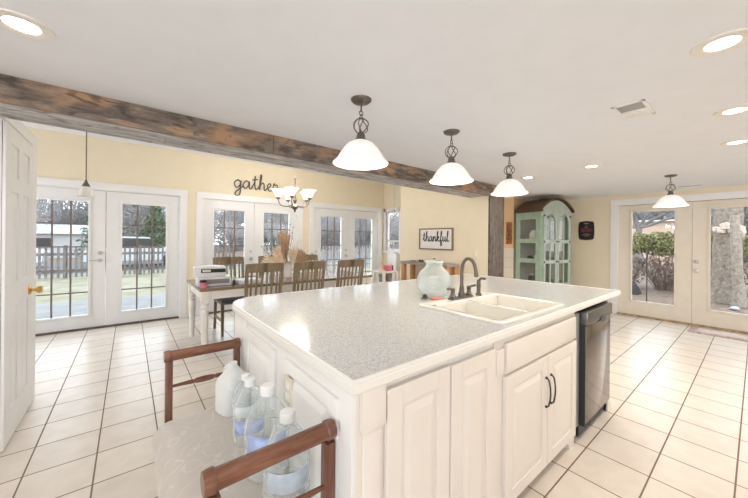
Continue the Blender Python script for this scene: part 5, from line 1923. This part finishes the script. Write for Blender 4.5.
spots = [(-4.5, 26.5), (5.0, 26.0), (9.5, 25.8), (14.0, 26.4), (18.5, 25.6), (23.0, 26.6), (27.5, 25.4), (32.0, 26.0), (7.2, 30.2), (11.8, 30.4), (16.4, 30.0), (21.0, 30.6), (25.4, 30.2), (30.0, 30.8), (9.0, 21.5), (18.2, 20.8), (13.4, 21.0)]
used = set()
for i, (x, y) in enumerate(spots):
    p_ = TREE_PROTO[i % 3]
    sc_ = rng.uniform(0.95, 1.12)
    if i % 3 not in used:
        used.add(i % 3)
        p_.location = (x, y, -0.17)
        p_.rotation_euler = (0, 0, rng.uniform(0, 6))
        p_.scale = (sc_, sc_, sc_)
    else:
        copy_thing(p_, (x, y, -0.17), rng.uniform(0, 6), scale=sc_)


def woods(label, spots_, seed, ground_z):
    rg_ = random.Random(seed)
    b_ = MB()
    for x, y, h_ in spots_:
        b_.tube([(x, y, ground_z), (x + rg_.uniform(-.2, .2), y, ground_z + h_ * 0.5), (x + rg_.uniform(-.4, .4), y, ground_z + h_)], [0.16, 0.11, 0.03], 6)
        twig_haze(b_, (x, y, ground_z + h_ * 0.36), (2.3, 1.6, h_ * 0.44), 2300, rg_, 0.9, 0.052)
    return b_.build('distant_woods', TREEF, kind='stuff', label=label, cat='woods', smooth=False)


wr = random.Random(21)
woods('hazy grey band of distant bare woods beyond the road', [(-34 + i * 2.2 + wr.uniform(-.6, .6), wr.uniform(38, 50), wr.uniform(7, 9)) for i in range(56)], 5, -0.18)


def leaf_cloud(b, c, rad, n, rng, size):
    for i in range(n):
        q = Vector((rng.gauss(0, 1), rng.gauss(0, 1), rng.gauss(0, 1))).normalized() * rng.random() ** 0.4
        p = Vector(c) + Vector((q.x * rad[0], q.y * rad[1], q.z * rad[2]))
        a = Vector((rng.gauss(0, 1), rng.gauss(0, 1), rng.gauss(0, 1))).normalized()
        e = a.orthogonal().normalized() * size
        f = a.cross(e).normalized() * size * 0.6
        b.quad(p - e, p + f, p + e, p - f)


# evergreens seen through the leftmost doors
for x, y, h_, lab in ((-1.2, 24.6, 4.6, 'dark evergreen across the road seen left through the leftmost doors'), (1.4, 25.5, 3.6, 'dark evergreen across the road seen right through the leftmost doors')):
    o = thing('evergreen_tree', lab, 'tree', (x, y, -0.16))
    MB().tube([(0, 0, 0), (0, 0, h_ * 0.8)], [0.12, 0.04], 8).build('trunk', TREEG, o, local=True)
    rg = random.Random(int(h_ * 10))
    b = MB()
    for k_ in range(7):
        t = k_ / 6
        leaf_cloud(b, (0, 0, 0.6 + t * (h_ - 0.9)), (1.35 * (1 - 0.75 * t), 1.35 * (1 - 0.75 * t), 0.5), 420, rg, 0.10)
    b.build('needles', EVERG, o, local=True, smooth=False)

# low house and cars across the road
o = thing('far_house', 'low pale house across the road seen through the leftmost doors', 'house', (-5.0, 32.0, -0.18))
MB().box(-9.5, -1.8, 30, 34.4, -0.18, 1.5).build('wall', mk('pale_siding', (0.42, 0.43, 0.44), 0.8, var=0.05), o, smooth=False)
b = MB()
b.hexa([(-9.8, 29.7, 1.5), (-1.5, 29.7, 1.5), (-1.5, 34.7, 1.5), (-9.8, 34.7, 1.5)], [(-9.8, 32.0, 2.2), (-1.5, 32.0, 2.2), (-1.5, 32.3, 2.2), (-9.8, 32.3, 2.2)])
b.build('roof', SHINGLE, o, smooth=False)
for x in (-8, -5, -2.2):
    MB().box(x, x + 0.9, 29.96, 30.02, 0.6, 1.2).build('window', BLACK, o, smooth=False)


def car(label, x, y, mat):
    o = thing('parked_car', label, 'car', (x, y, -0.16))
    sfr_ = (Vector((x, y - 0.85, -0.16)), X, Z, Y)
    MB().fprism(sfr_, [(-2.1, 0.3), (2.1, 0.3), (2.15, 0.75), (1.5, 0.92), (-1.9, 0.95), (-2.15, 0.7)], 0, 1.7).build('body', mat, o, smooth=False)
    MB().fprism(sfr_, [(-1.6, 0.94), (1.0, 0.92), (0.45, 1.42), (-1.2, 1.45)], 0.12, 1.58).build('cabin', BLACK, o, smooth=False)
    MB().fprism(sfr_, [(-1.25, 1.42), (0.5, 1.40), (0.42, 1.50), (-1.15, 1.52)], 0.14, 1.56).build('roof', mat, o, smooth=False)
    for dx in (-1.3, 1.3):
        for dy in (0.1, 1.6):
            MB().lathe([(0, -0.1), (0.32, -0.1), (0.32, 0.1), (0, 0.1)], (x + dx, y - 0.85 + dy, 0.17), 16, Matrix(((1, 0, 0), (0, 0, 1), (0, 1, 0)))).build('wheel', BLACK, o)
    return o


car('white car parked across the road beyond the dark picket fence', 0.4, 20.5, CARW)
car('pale car parked across the road left of the white car', -5.2, 21.2, mk('silver_car_paint', (0.50, 0.52, 0.55), 0.25, var=0.02))

# backyard: hedge, trunk, bare tree, odds and ends
rg = random.Random(77)
o = thing('garden_hedge', 'long hedge with green top and bare brown base outside the off-white glass doors', 'hedge', (13.0, 1.7, -0.13))
bt, bl = MB(), MB()
for y, x in ((3.9, 12.4), (2.75, 12.5), (1.75, 12.9), (0.75, 13.4), (-0.3, 14.0), (-1.5, 14.2), (5.0, 12.6)):
    dx, dy = x - 13.0, y - 1.7
    for k_ in range(90):
        a = rg.uniform(0, 2 * PI)
        r0, r1 = rg.uniform(0, .25), rg.uniform(.25, .75)
        z1 = rg.uniform(.5, 1.25)
        bt.tube([(dx + r0 * math.cos(a), dy + r0 * math.sin(a), 0), (dx + r1 * 0.7 * math.cos(a), dy + r1 * 0.7 * math.sin(a), z1 * 0.6), (dx + r1 * math.cos(a + .3), dy + r1 * math.sin(a + .3), z1)], [0.014, 0.010, 0.005], 4)
    leaf_cloud(bt, (dx, dy, 0.65), (0.72, 0.72, 0.6), 700, rg, 0.04)
    leaf_cloud(bl, (dx, dy, 1.42), (0.80, 0.78, 0.40), 2200, rg, 0.045)
bt.build('twigs', HEDGEB, o, local=True, smooth=False)
bl.build('leaves', HEDGE, o, local=True, smooth=False)

o = thing('big_tree_trunk', 'thick grey-barked tree trunk close outside the right glass door', 'tree', (11.5, 0.46, -0.13))
b = MB()
pts, rad = [], []
TR = 0.235
for i in range(16):
    z = i * 0.42
    pts.append((0.03 * math.sin(z * 1.2), 0.02 * math.cos(z), z))
    rad.append(TR + 0.14 * math.exp(-z * 2.6) + 0.012 * math.sin(z * 7))
b.tube(pts, rad, 26)
for v in b.bm.verts:
    a = math.atan2(v.co.y, v.co.x)
    k_ = 1 + 0.03 * math.sin(9 * a + v.co.z * 1.5) + 0.018 * math.sin(17 * a - v.co.z * 2)
    v.co.x *= k_
    v.co.y *= k_
b.build('trunk', BARK, o, local=True)
b = MB()
for i in range(30):
    a = PI + rg.uniform(-0.95, 1.3)
    z = 1.80 + rg.gauss(0, .05)
    b.sphere((0.24 * math.cos(a), 0.24 * math.sin(a), z), rg.uniform(.05, .09), 7, (1, 1, 0.7))
b.build('pale_growth', mk('pale_tan_growth', (0.52, 0.43, 0.35), 0.9, var=0.2, scale=14, bump=0.6), o, local=True, label='pale tan collar of growth')
o = thing('slim_tree_trunk', 'slimmer pale trunk standing in front of the thick trunk', 'tree', (10.86, 0.25, -0.13))
b = MB().tube([(0.02 * math.sin(i), 0.012 * i, i * 0.3) for i in range(8)], [0.13, 0.10, 0.095, 0.09, 0.09, 0.085, 0.08, 0.075], 16)
for v in b.bm.verts:
    a = math.atan2(v.co.y, v.co.x)
    v.co.x *= 1 + 0.04 * math.sin(7 * a + v.co.z * 2)
b.build('trunk', BARK2, o, local=True)
MB().sphere((0.06, 0.02, 1.62), 0.105, 12, (1, 1, 1.3)).build('burl', BARK2, o, local=True)

o = thing('spreading_tree', 'bare tree with wide curving limbs above the hedge', 'tree', (21.0, 3.9, -0.13))
MB().tube([(0, 0, 0), (0.05, 0.03, 1.2), (0, 0, 2.3)], [0.20, 0.16, 0.13], 12).build('trunk', TREEG, o, local=True)
b = MB()
rg2 = random.Random(4)
for dy, dz, L_ in ((1.0, 0.55, 2.8), (-1.0, 0.5, 2.8), (0.55, 1.0, 2.6), (-0.5, 1.0, 2.8), (0.1, 0.5, 1.8), (0.9, 0.2, 2.2), (-0.9, 0.15, 2.2)):
    branch(b, Vector((0, 0, 2.2)), Vector((rg2.uniform(-.3, .3), dy, dz)).normalized(), L_, 0.075, 0, rg2, 4)
b.build('limbs', TREEG, o, local=True)
woods('hazy grey band of bare woods behind the backyard hedge', [(wr.uniform(35, 46), -18 + i * 1.25 + wr.uniform(-.4, .4), wr.uniform(7, 9)) for i in range(32)], 9, -0.13)
o = thing('brick_house', 'pale brick neighbour house just above the hedge top', 'house', (30.5, 5.2, -0.13))
MB().box(28.6, 32, 3.6, 6.4, -0.13, 2.75).build('wall', BRICKP, o, smooth=False)
MB().hexa([(28.3, 3.4, 2.75), (32.3, 3.4, 2.75), (32.3, 6.6, 2.75), (28.3, 6.6, 2.75)], [(30.2, 3.4, 2.95), (30.4, 3.4, 2.95), (30.4, 6.6, 2.95), (30.2, 6.6, 2.95)]).build('roof', SHINGLE, o, smooth=False)
o = thing('shepherd_hook', 'thin dark garden hook pole in front of the hedge', 'garden hook', (9.4, 1.60, -0.13))
MB().tube([(0, 0, 0), (0, 0, 1.15)], 0.012, 8).build('pole', BLACK, o, local=True)
MB().tube(catmull([(0, 0, 1.14), (0, -0.03, 1.24), (0, -0.12, 1.27), (0, -0.18, 1.2)], 5), 0.009, 8).build('hook', BLACK, o, local=True)
o = thing('covered_grill', 'black covered grill standing low at the left of the hedge', 'grill', (11.2, 2.19, -0.13))
MB().hexa([(-0.22, -0.16, 0), (0.22, -0.16, 0), (0.22, 0.18, 0), (-0.22, 0.18, 0)], [(-0.16, 0.0, 0.36), (0.16, 0.0, 0.36), (0.16, 0.16, 0.42), (-0.16, 0.16, 0.42)], 0.04).build('cover', mk('black_cover', (0.025, 0.022, 0.022), 0.7, var=0.2), o, local=True)
MB().tube([(-0.08, 0.1, 0.38), (-0.08, 0.1, 0.45), (0.08, 0.1, 0.45), (0.08, 0.1, 0.38)], 0.012, 6).build('handle', BLACK, o, local=True)
for i, (x, y, s_, lab) in enumerate(((10.75, -0.12, 0.12, 'grey stone in the leaves just right of the tree trunks'), (10.6, -0.50, 0.14, 'largest grey flat stone at the right edge of the right glass door'), (10.3, 0.30, 0.08, 'small grey stone in the leaves in front of the trunks'))):
    b = MB().sphere((x, y, -0.13 + s_ * 0.5), s_, 12, (1.3, 1, 0.55))
    for v in b.bm.verts:
        v.co += Vector((math.sin(v.co.y * 40), math.sin(v.co.z * 50), math.sin(v.co.x * 45))) * s_ * 0.07
    b.build('garden_stone', STONE, label=lab, cat='stone', group='garden stones')
